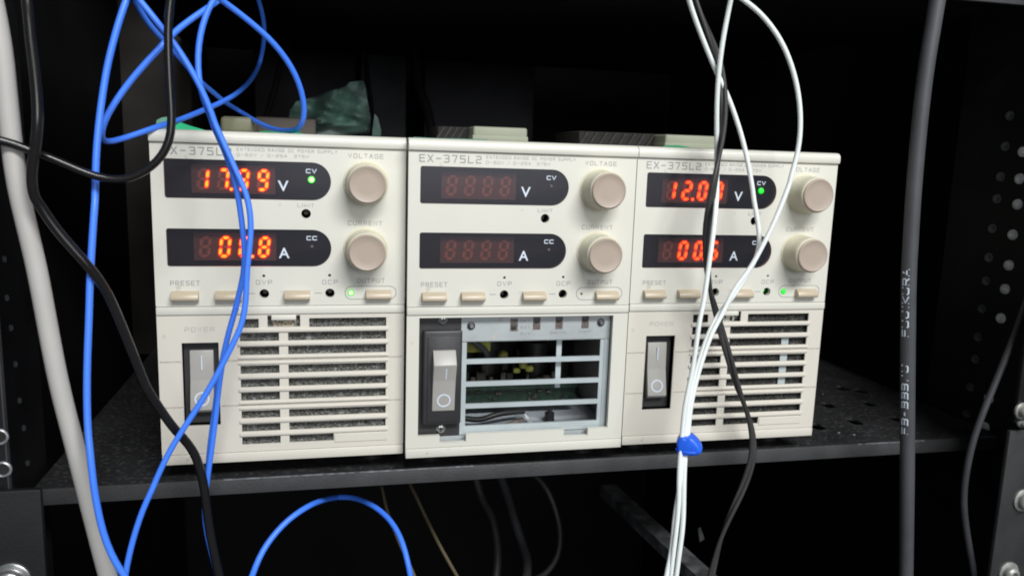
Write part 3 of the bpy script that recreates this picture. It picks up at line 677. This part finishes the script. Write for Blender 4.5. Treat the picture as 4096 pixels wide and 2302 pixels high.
        MB().box(51*mm, 56*mm, 0.036, 0.042, 35*mm, 40*mm, 0.0018, 3).box(60.5*mm, 65*mm, 0.030, 0.036, 32*mm, 37*mm, 0.0018, 3).box(64*mm, 68.5*mm, 0.031, 0.036, 30*mm, 33.5*mm, 0.0014, 3).box(58*mm, 62*mm, 0.033, 0.036, 29*mm, 32*mm, 0.0012, 3).build('coil_tape', 'yellow', pc)
        rr = random.Random(5); cb2 = MB()
        for _ in range(46):
            x_ = rr.uniform(27, 90); y_ = rr.uniform(32, 70); w_ = rr.uniform(1.5, 5); h_ = rr.uniform(2, 12 if y_ > 45 else 5)
            cb2.box(x_*mm, (x_+w_)*mm, y_*mm, (y_+w_*.8)*mm, 23.6*mm, (23.6+h_)*mm, 0.0003, 1)
        cb2.build('component_cluster', 'compo', pc)
        cb3 = MB()
        for _ in range(16):
            x_ = rr.uniform(28, 90); z_ = rr.uniform(14, 21); w_ = rr.uniform(1, 3)
            cb3.box(x_*mm, (x_+w_)*mm, 0.0325, 0.0341, z_*mm, (z_+w_*.6)*mm, 0.0002, 1)
        cb3.build('solder_parts', 'compo', pc)
        for x, y, z, r, h in ((74, 52, 23.6, 7, 18), (86, 46, 23.6, 5, 12), (50, 60, 23.6, 8, 26), (36, 58, 23.6, 6, 20)):
            MB().lathe([(r*mm, 0), (r*mm, h*mm), (r*.8*mm, h*mm+0.0005)], (x*mm, y*mm, z*mm), (0, 0, 1), 24).build('capacitor', 'black', pc)
        MB().box(84*mm, 90*mm, 0.045, 0.050, 24*mm, 34*mm, 0.001).build('heat_sink', 'compo', root)
        MB().lathe([(0.0026, 0), (0.0024, 0.005), (0.0012, 0.0052), (0.0012, 0.008)], (75*mm, 0.022, 0.0065), (0, 0, 1), 16).build('standoff', 'black', root)
        MB().add([(63*mm, 0.014, 6.7*mm), (67*mm, 0.014, 6.7*mm), (63*mm, 0.026, 9.5*mm), (63.4*mm, 0.027, 9.7*mm)], [(0, 1, 3, 2)]).build('paper_scrap', 'white', root)
        for k, pts in enumerate(([(26, 20, 12), (38, 18, 10.5), (48, 20, 12.5), (62, 24, 12)], [(27, 13, 8), (40, 14, 8), (46, 12, 8), (60, 18, 9.5)], [(24, 16, 60), (32, 14, 52), (40, 18, 46), (42, 24, 40)])):
            b_ = MB(); P = smooth(spline([Vector(p)*mm for p in pts], 0.002), 3); sweep(b_, P, 0.0014, n=10)
            b_.build('internal_wire', ('black', 'dip', 'darkgrey')[k], root, 60)
    if name and mode == 'clean':
        led(root, 73.4, 76.3, 0.0055, 'dim', 0.9)
    return root
G = 'bench power supplies standing side by side on the shelf'
u1 = build_supply('power_supply', (0, 0, 0), 0, 'dusty', '17.99', ' 00.8', True, 'on', 'on', 'seg_core')
tag(u1, 'cream power supply reading 17.99 V and 00.8 A, nearest the left rack rail', 'power supply', G)
u2 = build_supply('power_supply', (0.106359, -0.006657, 0), 0.0019166, 'open', '8888', '8888', False, 'off', 'off', 'seg_core')
tag(u2, 'switched-off cream power supply with dark displays and its lower grille cover missing', 'power supply', G)
u3 = build_supply('power_supply', (0.213511, -0.003976, 0), -0.0028614, 'clean', '12.00', ' 00.5', True, 'dim', 'dim', 'seg_core2')
tag(u3, 'cream bench power supply reading 12.00 V and 00.5 A behind the white cables', 'power supply', G)
# ================================================================== things on top of and behind the units
TOPZ = 0.1462
def block(corner_tl, corner_br, y, depth, m, label, name='spacer_block', bev=0.0012, ridge=False):
    a = atY(*corner_tl, y); c = atY(*corner_br, y)
    o = empty(name, ((a.x+c.x)/2, y, TOPZ)); hw = (c.x-a.x)/2
    MB().box(-hw, hw, 0, depth, 0, a.z-TOPZ, bev, 3).build('block', m, o)
    if ridge: MB().box(-hw-0.0004, hw+0.0003, -0.0006, depth, 0, (a.z-TOPZ)*0.42, 0.0004, 2).build('base_ledge', m, o)
    tag(o, label, 'block', 'small plastic blocks on top of the power supplies'); return o
block((879, 462), (1018, 517), 0.075, 0.02, 'beige', 'short olive beige block with rounded corner on the left power supply', bev=0.0022)
block((1020, 464), (1264, 525), 0.10, 0.02, 'taupe', 'long taupe block behind the olive one on the left power supply')
block((1894, 503), (2109, 562), 0.055, 0.02, 'beige2', 'pale green-grey stepped block on top of the switched-off power supply', ridge=True)
block((2663, 536), (2862, 590), 0.045, 0.02, 'beige2', 'pale block on the right power supply, its right end behind the white and black cables', ridge=True)
# louvred dusty strips on top
def vent(l, r, y, n, label):
    a = atY(*l, y); c = atY(*r, y); h = max(0.003, (a.z+c.z)/2-TOPZ)
    o = empty('vent_strip', ((a.x+c.x)/2, y, TOPZ)); hw = (c.x-a.x)/2
    MB().box(-hw, hw, 0.001, 0.05, 0, h-0.0003, 0.0005, 1).build('strip_body', 'brownvent', o)
    b = MB()
    for i in range(n):
        x = -hw+(i+.5)*2*hw/n
        b.add([(x-0.0032, -0.0004, 0.0005), (x-0.0018, -0.0004, 0.0005), (x+0.0022, -0.0006, h*0.9), (x+0.0008, -0.0006, h*0.9), (x-0.0032, 0.0012, 0.0005), (x-0.0018, 0.0012, 0.0005), (x+0.0022, 0.0012, h*0.9), (x+0.0008, 0.0012, h*0.9)], [(0, 1, 2, 3), (5, 4, 7, 6), (4, 0, 3, 7), (1, 5, 6, 2), (3, 2, 6, 7)])
    b.build('slanted_slats', 'slat', o)
    tag(o, label, 'vent strip', 'dusty brown vent strips on top of the units')
vent((1752, 500), (1888, 505), 0.07, 5, 'short dusty brown louvred strip left of the pale block on the middle unit')
vent((2320, 522), (2660, 532), 0.06, 9, 'long dusty brown louvred strip running up to the pale block on the right unit')
def sheet(name, pts, th, m, label, cat):       # pts: world points polygon, folded slightly
    b = MB(); n = len(pts)
    P = [Vector(p) for p in pts]; Q = [p+Vector((0, th*0.3, -th)) for p in P]
    b.add(P+Q, [tuple(range(n)), tuple(range(n, 2*n))[::-1]]+[(i, (i+1) % n, n+(i+1) % n, n+i) for i in range(n)])
    o = b.build(name, m); tag(o, label, cat); return o
def tp(sx, sy, y): return atY(sx, sy, y)
sheet('green_tape', [tp(702, 524, 0.010), tp(703, 498, 0.012), tp(722, 488, 0.014), tp(760, 502, 0.018), tp(818, 519, 0.022), tp(830, 526, 0.015)], 0.0006, 'green', 'bright green curled tape on the left end of the left power supply', 'tape')
sheet('mint_wrapper', [tp(622, 523, 0.020), tp(626, 480, 0.028), tp(645, 470, 0.03), tp(668, 466, 0.032), tp(672, 500, 0.022), tp(668, 524, 0.012)], 0.0006, 'mint', 'pale mint scrap behind the black cable on the left corner of the left unit', 'scrap')
sheet('green_tape', [tp(1034, 534, 0.012), tp(1040, 524, 0.03), tp(1062, 521, 0.03), tp(1078, 529, 0.03), tp(1160, 534, 0.03), tp(1170, 525, 0.03), tp(1206, 529, 0.03), tp(1224, 540, 0.012)], 0.0005, 'green', 'thin green tape edge below the taupe block', 'tape')
sheet('green_tape', [tp(1648, 556, 0.012), tp(1655, 547, 0.03), tp(1740, 551, 0.03), tp(1870, 554, 0.03), tp(1950, 557, 0.02), tp(1955, 566, 0.008)], 0.0005, 'mint', 'pale mint tape edge along the left top of the middle unit', 'tape')
sheet('green_tape', [tp(2650, 592, 0.008), tp(2655, 581, 0.02), tp(2712, 580, 0.02), tp(2760, 588, 0.02), tp(2765, 597, 0.008)], 0.0005, 'green', 'green tape edge at the foot of the block on the right unit', 'tape')
# crumpled film bag behind
def bag():
    ol = [(1150, 530), (1160, 440), (1185, 405), (1260, 385), (1330, 360), (1372, 348), (1400, 328), (1452, 321), (1462, 345), (1470, 400), (1482, 460), (1482, 520)]
    base = np.array(ol, float); cx, cy = 1350, 470
    b = MB(); rings = 9; vs = []; fs = []; n = 48
    per = []
    tot = len(ol)
    for i in range(n):
        t = i/n*tot; k = int(t); f = t-k; p = base[k]*(1-f)+base[(k+1) % tot]*f; per.append(p)
    for r_ in range(rings+1):
        k = r_/rings
        for i in range(n):
            p = per[i]*k+np.array([cx, cy])*(1-k)
            dep = 0.24-0.020*(1-k*k)+0.010*math.sin(p[0]*0.045+p[1]*0.02)+0.007*math.sin(p[1]*0.09-p[0]*0.03)+random.uniform(-0.0006, 0.0006)
            vs.append(atY(p[0], p[1], dep))
    for r_ in range(rings):
        for i in range(n): fs.append((r_*n+i, r_*n+(i+1) % n, (r_+1)*n+(i+1) % n, (r_+1)*n+i))
    m0 = len(vs)
    for i in range(n): vs.append(vs[rings*n+i]+Vector((0, 0.02, -0.002)))
    for i in range(n): fs.append((rings*n+i, rings*n+(i+1) % n, m0+(i+1) % n, m0+i))
    fs.append(tuple(m0+i for i in range(n)))
    b.add(vs, fs); o = b.build('crumpled_bag', 'bag', None, 75)
    tag(o, 'crumpled translucent green plastic bag in the dark behind the left power supply', 'plastic bag')
bag()
sheet('bag_corner', [atY(1490, 520, 0.24), atY(1499, 455, 0.24), atY(1512, 470, 0.245), atY(1524, 520, 0.24)], 0.004, 'bag', 'small pointed green film corner right of the crumpled bag', 'plastic scrap')
# big dim plastic / box faces at the back
bx0 = atY(1450, 95, 0.42); bx1 = atY(1640, 520, 0.42)
MBk = MB().box(atY(1010, 100, 0.44).x, atY(1425, 100, 0.44).x, 0.44, 0.52, -0.05, atY(1200, 88, 0.44).z, 0.004)
o = MBk.build('storage_box', mat('near_black_card', (0.060, 0.058, 0.066), 0.7, var=0.3, scale=20, spec=0.2)); tag(o, 'near-black box standing in the back of the rack behind the blue loops', 'box')
o = MB().box(atY(1442, 100, 0.43).x, atY(1630, 100, 0.43).x, 0.43, 0.52, -0.05, atY(1500, 92, 0.43).z, 0.004).build('storage_box', mat('dark_slate_card', (0.085, 0.090, 0.100), 0.7, var=0.3, scale=20, spec=0.2)); tag(o, 'dark slate box at the back right of the crumpled green bag', 'box')
o = MB().box(atY(1700, 100, 0.45).x, atY(2150, 100, 0.45).x, 0.45, 0.54, -0.05, atY(1800, 100, 0.45).z, 0.004).build('storage_box', mat('black_card', (0.060, 0.060, 0.068), 0.7, var=0.3, scale=20, spec=0.2)); tag(o, 'wide black box at the back above the switched-off power supply', 'box')
o = MB().box(atY(430, 100, 0.40).x, atY(760, 100, 0.40).x, 0.40, 0.50, -0.05, atY(600, -200, 0.40).z, 0.004).build('storage_box', mat('brown_black_card', (0.050, 0.045, 0.040), 0.7, var=0.5, scale=14, spec=0.2)); tag(o, 'tall brown-black box standing in for dim hanging cables in the back of the rack behind the left blue cables', 'box')  # added box takes the place of dim hanging cables
# faint rear cables
cable('rear_cable', [(1180, 90, 0.40), (1150, 180), (1120, 260), (1105, 330), (1085, 400), (1065, 470, 0.36)], 0.0026, 'faintcable', 'dim hanging cable in the back between the crumpled bag and blue loops', group=None)
cable('rear_cable', [(1425, 60, 0.36), (1440, 130), (1462, 230), (1470, 330), (1484, 430), (1486, 540, 0.30)], 0.0022, 'black', 'thin black cable hanging in front of the crumpled green bag edge')
cable('rear_cable', [(1690, 60, 0.36), (1668, 160), (1660, 260), (1680, 360), (1710, 440), (1730, 560, 0.30)], 0.0040, 'black', 'thick black cable hanging at the back above the switched-off unit')
cable('rear_cable', [(3070, 60, 0.45), (3055, 200), (3046, 330), (3036, 450), (3030, 600, 0.40)], 0.0014, 'faintcable', 'thin dim cable hanging at the back above the right power supply')
# below the shelf
def rail_between():
    a0 = atZ(2430, 1935, -0.10); a1 = atZ(2860, 2330, -0.10)
    d = (a1-a0); b = MB(); up = Vector((0, 0, 0.004)); side = d.cross(Vector((0, 0, 1))).normalized()*0.006
    P = [a0-side, a0+side, a1+side, a1-side]; Q = [p-up*2 for p in P]
    b.add(P+Q, [(0, 1, 2, 3), (7, 6, 5, 4), (0, 4, 5, 1), (1, 5, 6, 2), (2, 6, 7, 3), (3, 7, 4, 0)])
    o = b.build('support_rail', 'rail'); tag(o, 'dusty grey support rail running back under the shelf by the white cables', 'rail')
rail_between()
cable('thin_wire', [(1518, 1925, 0.10), (1530, 1960), (1548, 2040), (1590, 2150), (1640, 2260), (1670, 2330, 0.04)], 0.0009, 'wire', 'thin ochre wire under the shelf crossing behind the blue arc', 'wire')
cable('thin_wire', [(1628, 1915, 0.12), (1660, 1975), (1705, 2070), (1760, 2180), (1810, 2270), (1850, 2340, 0.04)], 0.0010, 'wire', 'thin ochre wire under the shelf right of the blue arc', 'wire')
cable('dark_cable', [(1900, 1905, 0.2), (1930, 2000), (1965, 2060), (1985, 2150), (1990, 2240), (1980, 2330, 0.15)], 0.0030, 'faintcable', 'dim dark cable hanging below the shelf inside the faint cable loop')
cable('dark_cable', [(2130, 1890, 0.2), (2185, 1950), (2225, 2050), (2240, 2140), (2225, 2230), (2170, 2300), (2080, 2330, 0.15)], 0.0022, 'faintcable', 'dim curved cable loop below the shelf under the switched-off unit')
cable('dark_cable', [(2000, 1900, 0.22), (2030, 1985), (2055, 2070), (2090, 2180), (2110, 2250), (2100, 2340, 0.15)], 0.0034, 'darkgrey2', 'grey hanging cable inside the curved loop below the shelf')
sheet('paper_scrap', [atY(2793, 2110, 0.1), atY(2800, 2160, 0.1), atY(2818, 2150, 0.1), atY(2802, 2105, 0.1)], 0.001, 'rail', 'tiny pale grey scrap in the dark right of the white cable bundle', 'scrap')
# ================================================================== cables in front
SB = 1.8100
# thick light grey
cable('grey_cable', [(-45, -60, -0.045), (-29, 0), (8, 200), (29, 400), (63, 700), (104, 890), (150, 1087), (229, 1500), (298, 1777), (368, 2054), (432, 2302), (460, 2400, -0.045)], 0.0034, 'greycable', 'thick light grey cable running down the left side of the picture')
# black A
pA = crop(0, 0, SB, [(185, -60, -0.052), (197, 0), (225, 300), (250, 500), (270, 700), (275, 900, -0.056), (262, 1050), (242, 1150), (228, 1250), (232, 1350), (255, 1448)]) + \
    crop(0, 700, SB, [(285, 200), (340, 300), (415, 400), (500, 500), (590, 600), (675, 700, -0.050), (750, 800), (845, 1000), (925, 1200), (1005, 1400)]) + \
    crop(0, 1500, 1.8057, [(1060, 100), (1130, 200), (1195, 300), (1270, 400), (1325, 450), (1380, 520, -0.030), (1425, 600), (1450, 700), (1475, 800), (1498, 1000), (1530, 1200), (1585, 1448), (1605, 1520, -0.030)])
cable('black_cable', pA, 0.0018, 'blackcable', 'black cable winding down the left side and across the corner of the left power supply')
pB = crop(0, 0, SB, [(-90, 995, -0.052), (0, 1013), (100, 1038), (220, 1088, -0.048), (350, 1133), (500, 1197), (650, 1265), (800, 1300), (900, 1298), (1000, 1265), (1100, 1205), (1180, 1120), (1228, 1020), (1246, 900), (1238, 750), (1228, 600), (1220, 400, -0.045), (1215, 250), (1222, 100), (1235, 0), (1242, -60, -0.045)])
cable('black_cable', pB, 0.00150, 'blackcable', 'glossy black cable making a U-shaped loop over the top left of the left unit')
# blues
BG = 'blue cables looping on the left'
p1 = crop(0, 0, SB, [(935, -60, -0.030), (915, 0), (868, 130), (815, 320), (772, 500), (740, 700), (720, 850), (705, 1000), (694, 1150), (688, 1448)]) + \
    crop(0, 700, SB, [(686, 200), (672, 400), (660, 600), (650, 800), (645, 1000), (637, 1200), (630, 1420)]) + \
    crop(0, 1500, 1.8057, [(628, 200), (635, 400), (645, 500, -0.056), (655, 600), (677, 800, -0.058), (712, 1000), (764, 1200), (832, 1350), (893, 1432), (930, 1500, -0.058)])
cable('blue_cable', p1, 0.00124, 'blue', 'blue cable hanging almost straight down the left side beside the grey cable', group=BG)
p2 = crop(0, 0, SB, [(960, -60, -0.034), (1010, 0), (1100, 110), (1190, 225), (1255, 305), (1335, 425), (1425, 575), (1485, 700), (1545, 850)]) + \
    crop(560, 480, 1.9054, [(560, 10, -0.030), (640, 170), (700, 320), (762, 450), (812, 560), (842, 700), (848, 850), (830, 1000), (813, 1150), (812, 1300), (800, 1440)]) + \
    crop(560, 1180, 1.9054, [(775, 230), (722, 340), (672, 440), (610, 560), (540, 690), (460, 820), (380, 940), (300, 1060), (235, 1170), (185, 1265), (105, 1440)]) + \
    crop(0, 1500, 1.8057, [(1120, 780, -0.040), (1050, 920), (985, 1100), (930, 1300), (903, 1448), (895, 1520, -0.045)])
cable('blue_cable', p2, 0.00117, 'blue', 'blue cable from the top left crossing the left unit down to the lower left corner', group=BG)
p3 = crop(0, 0, SB, [(1580, -50, -0.02), (1530, 20), (1485, 120), (1448, 250), (1430, 400), (1436, 560), (1462, 690), (1500, 790), (1540, 870)]) + \
    crop(560, 480, 1.9054, [(548, 30, -0.028), (618, 165), (685, 340), (728, 480), (752, 600), (774, 750), (790, 900), (800, 1050), (790, 1180), (762, 1290), (728, 1440)]) + \
    crop(560, 1180, 1.9054, [(706, 180), (670, 300), (645, 420), (625, 540), (605, 650), (590, 800), (570, 980), (552, 1120), (532, 1260)]) + \
    crop(0, 1500, 1.8057, [(1500, 730, -0.022), (1486, 850), (1474, 960), (1484, 1080), (1512, 1220), (1560, 1400), (1580, 1480, -0.02)])
cable('blue_cable', p3, 0.00117, 'blue', 'blue cable running over both red readings of the left unit down to the shelf edge', group=BG)
p3b = crop(560, 1180, 1.9054, [(735, 90, -0.026), (700, 200), (665, 320), (638, 440), (612, 560), (592, 700), (572, 850), (552, 1000), (532, 1150), (520, 1270), (517, 1400, -0.020)])
p4 = crop(0, 0, SB, [(1650, -50, 0.0), (1590, 0), (1480, 72), (1360, 155), (1250, 240), (1180, 325, -0.022), (1075, 432), (980, 540), (885, 660), (805, 780), (752, 880), (732, 960, -0.026), (738, 1008), (775, 1028), (850, 1015), (1000, 965), (1150, 912, 0.0), (1290, 870), (1450, 805), (1600, 740, 0.05), (1720, 670), (1820, 570), (1882, 450, 0.12), (1910, 300), (1912, 180), (1890, 60), (1860, -40, 0.08)])
cable('blue_cable', p4, 0.00120, 'blue', 'blue cable with a sharp bend left of the left unit, looping back up behind', group=BG)
p5 = crop(0, 0, SB, [(1560, -40, -0.02), (1600, 0), (1700, 70), (1850, 190), (1980, 308), (2080, 435), (2160, 585), (2203, 730), (2205, 850), (2172, 920, 0.01), (2100, 945), (2000, 938, 0.04), (1880, 892), (1750, 812, 0.09), (1630, 738), (1530, 655), (1450, 590), (1380, 510), (1320, 440, 0.04), (1250, 365), (1185, 290), (1110, 215), (1035, 115), (975, 0), (950, -60, 0.0)])
cable('blue_cable', p5, 0.00120, 'blue', 'blue cable in a big teardrop loop above the left unit', group=BG)
p6 = crop(0, 1500, 1.8057, [(1795, 1520, -0.03), (1820, 1448), (1870, 1310), (1960, 1170), (2080, 1040), (2220, 945, 0.0), (2350, 893), (2450, 876, 0.035)]) + \
    crop(1300, 1500, 1.8057, [(40, 882), (120, 874), (200, 878, 0.03), (300, 912), (400, 975), (480, 1055), (545, 1165, 0.0), (583, 1280), (618, 1448), (630, 1520, -0.02)])
cable('blue_cable', p6, 0.00135, 'blue', 'blue cable arching below the shelf', group=BG)
# white
WG = 'white cables in front of the right power supply'
w1 = crop(2696, 0, SB, [(95, -50, -0.030), (108, 0), (150, 130), (208, 280), (268, 430), (325, 560, -0.024), (385, 680), (430, 800), (480, 950), (515, 1080), (545, 1230), (575, 1400)]) + \
    crop(2896, 700, SB, [(210, 150), (235, 280), (255, 400), (258, 500), (240, 585), (195, 670)]) + crop(2480, 560, 2.1292, [(1060, 1180), (960, 1330)]) + \
    crop(2400, 1180, 2.0115, [(1045, 40, -0.030), (960, 140), (890, 260), (838, 400), (790, 550), (742, 720), (708, 900), (690, 1110, -0.040), (670, 1290), (655, 1448)]) + [(2700, 2060), (2686, 2200), (2664, 2302), (2650, 2400, -0.05)]
cable('white_cable', w1, 0.00110, 'white', 'white cable twisting behind the black one then over the current reading of the right unit', group=WG)
w2 = crop(2696, 0, SB, [(418, -50, -0.034), (410, 0), (385, 120), (352, 300), (326, 500), (312, 700), (309, 900), (311, 1050)]) + \
    crop(2480, 560, 2.1292, [(823, 100, -0.022), (822, 250, -0.020), (828, 400, -0.022), (820, 520, -0.030), (805, 700, -0.034), (787, 850, -0.036), (765, 1000), (745, 1150), (725, 1300), (700, 1440)]) + \
    crop(2400, 1180, 2.0115, [(806, 170), (780, 350), (752, 560), (712, 750), (680, 900), (662, 1110, -0.041), (645, 1290), (635, 1448)]) + [(2716, 2000), (2707, 2100), (2690, 2240), (2676, 2400, -0.05)]
cable('white_cable', w2, 0.00110, 'white', 'white cable hanging nearly straight across the voltage digits of the right unit', group=WG)
w3 = crop(2696, 0, SB, [(440, -50, -0.034), (505, 0), (622, 90), (742, 240), (832, 420), (890, 620), (915, 820), (912, 980), (900, 1080), (870, 1200), (830, 1330)]) + \
    crop(2896, 700, SB, [(490, 10), (450, 130), (400, 250), (350, 370), (300, 470), (252, 560), (205, 650), (115, 770), (50, 855)]) + \
    crop(2400, 1180, 2.0115, [(1000, 130, -0.033), (922, 250), (862, 400), (812, 550), (765, 720), (728, 900), (708, 1110, -0.040), (685, 1290), (677, 1448)]) + [(2735, 2000), (2732, 2100), (2716, 2220), (2692, 2400, -0.052)]
cable('white_cable', w3, 0.00110, 'white', 'white cable bowing out widest to the right above the right unit', group=WG)
# black twin lead
pt = crop(2696, 0, SB, [(135, -50, -0.020), (152, 0), (205, 130), (258, 260), (310, 390), (345, 560), (360, 750), (357, 900), (340, 1050), (312, 1200)]) + \
    crop(2480, 560, 2.1292, [(828, 230, -0.028), (800, 380, -0.030), (772, 520), (745, 700), (735, 900, -0.024), (742, 1100), (758, 1220), (780, 1330)]) + \
    crop(2400, 1180, 2.0115, [(895, 0, -0.018), (930, 120), (960, 230), (1003, 380), (1055, 560), (1112, 750), (1170, 900), (1208, 1020), (1228, 1120), (1235, 1240)]) + \
    crop(2696, 1500, 1.8057, [(562, 610), (540, 700), (480, 850), (400, 1020), (330, 1200), (268, 1448), (250, 1520, -0.02)])
cable('black_cable', pt, 0.00105, 'dullblack', 'black twin-core cable crossing the right power supply with the white cables', twist=48)
# blue clamp on white bundle
cl = empty('cable_tie', (0, 0, 0))
cc = atY(2748, 1776, -0.040)
cl.location = cc; cl.rotation_euler = (0, 0, R(-29))
def px(n): return n/4*(0.345/FPX)
prof = [(448, 470), (352, 620), (370, 800), (400, 960), (620, 950), (840, 915), (965, 830), (940, 690), (850, 570), (690, 450), (580, 490)]
P0 = [((x-600)/5.79, -(y-730)/5.79) for x, y in prof]
vs = []; fs = []; n = 44
base = [Vector((px(a), 0, px(c))) for a, c in P0]
bb = base+[base[0], base[1]]
sm = []
for i in range(len(base)):
    a, b_, c_, d_ = base[i-1], base[i], base[(i+1) % len(base)], base[(i+2) % len(base)]
    for k in range(4):
        t = k/4; sm.append(0.5*((2*b_)+(c_-a)*t+(2*a-5*b_+4*c_-d_)*t*t+(-a+3*b_-3*c_+d_)*t**3))
nn = len(sm); lay = [(0.72, -0.0048), (0.87, -0.0045), (0.96, -0.0036), (1.0, -0.0022), (1.0, 0.0020), (0.95, 0.0032), (0.7, 0.0040)]
for k, yy in lay:
    for p in sm: vs.append(Vector((p.x*k, yy, p.z*k)))
for l in range(len(lay)-1):
    for i in range(nn): fs.append((l*nn+i, l*nn+(i+1) % nn, (l+1)*nn+(i+1) % nn, (l+1)*nn+i))
fs.append(tuple(range(nn))); fs.append(tuple((len(lay)-1)*nn+i for i in range(nn)))
MB().add(vs, fs).build('clamp_body', 'blueclip', cl, 50)
# folded lower band
band = MB(); Pb = smooth(spline([Vector((px(a), -0.0045+0.0018*abs(t)**2, px(c))) for a, c, t in ((-40, -14, 1), (-20, -18, 0.6), (5, -20, 0.2), (30, -19, 0.3), (48, -13, 0.7), (58, -2, 1.1))], 0.001), 2)
sweep(band, Pb, 0.0009, n=10); band.build('clamp_band', 'blueclip', cl, 60)
tag(cl, 'bright blue plastic clamp gripping the bundle of white cables at the shelf edge', 'cable clamp')
# dark thick printed cable
D_ = 1.5901
pg = [(x*D_, y*D_)+t for x, y, t in ((2364, -30, (-0.030,)), (2358, 0, ()), (2344, 85, ()), (2330, 170, ()), (2316, 285, ()), (2305, 400, ()), (2297, 500, ()), (2291, 600, ()), (2286, 700, ()), (2284, 850, ()), (2283, 1000, ()), (2282, 1200, ()), (2279, 1448, ()), (2277, 1500, (-0.030,)))]
gc, GP = cable('grey_cable', pg, 0.0035, 'darkgrey', 'thick dark grey cable with white print hanging on the right')
def print_on(P, r, chars, parent):
    """white lettering lying on the jacket, reading upwards"""
    F = frames(P); out = MB()
    for ch, sy in chars:
        best = min(range(1, len(P)-1), key=lambda i: abs(proj_y(P[i])-sy))
        a_, b2 = (best, best+1) if (proj_y(P[best])-sy)*(proj_y(P[best+1])-sy) <= 0 else (best-1, best)
        k_ = (sy-proj_y(P[a_]))/(proj_y(P[b2])-proj_y(P[a_])); p = P[a_].lerp(P[b2], k_); t = F[best][0]
        view = (CAM-p).normalized(); view = (view-t*view.dot(t)).normalized(); side = t.cross(view)
        if side.dot(Vector((1, 0, 0))) > 0: side = -side
        nrm = (view*0.93+side*0.36).normalized(); up = -t if t.z < 0 else t
        lat = nrm.cross(up).normalized()       # letter tops point to the left
        adv = 0.0031 if ch not in 'I-' else (0.0007 if ch == 'I' else 0.0016); hgt = 0.0027
        tmp = MB()
        for st in GL[ch]: ribbon(tmp, [((q0[0]-.5)*adv, (q0[1]-.5)*hgt) for q0 in st], 0.00062, 0)
        b_ = tmp.bm
        for v in b_.verts:
            u = v.co.x; q_ = v.co.z
            ang = q_/r; d = (nrm*math.cos(ang)+leftv(lat)*math.sin(ang))
            v.co = p+up*u+d*(r+0.00012)
        out.merge(b_)
    o_ = out.build('printed_lettering', 'white_print', parent)
    return o_
def leftv(l): return l if l.x < 0 else -l
def proj_y(p):
    q = RM.transposed() @ (p-CAM); return (287.5-FPX*q.y/-q.z)*4
ys1 = [1040+v/3.62 for v in (1030, 900, 765, 655, 555, 425, 295, 160)]
ys2 = [1420+v/4.26 for v in (1245, 1095, 960, 805, 650, 505, 355, 195)]
print_on(GP, 0.0035, list(zip('FUJIKURA', ys1))+list(zip('FB-BBB/U', ys2)), gc)
# thin dark cable far right
pr = [(x*D_, y*D_)+t for x, y, t in ((2600, 700, (-0.035,)), (2576, 775, ()), (2545, 860, ()), (2510, 945, ()), (2475, 1030, ()), (2447, 1110, ()), (2430, 1190, ()), (2424, 1260, ()), (2432, 1340, ()), (2452, 1448, ()), (2462, 1500, (-0.035,)))]
cable('dark_cable', pr, 0.0017, 'darkgrey2', 'dark grey cable curving down beside the right rack rail')
# extra blue strand forming the pointed end at the shelf lip
cable('blue_cable', p3b, 0.0011, 'blue', 'short blue strand ending in a point at the shelf lip under the left unit', group=BG)
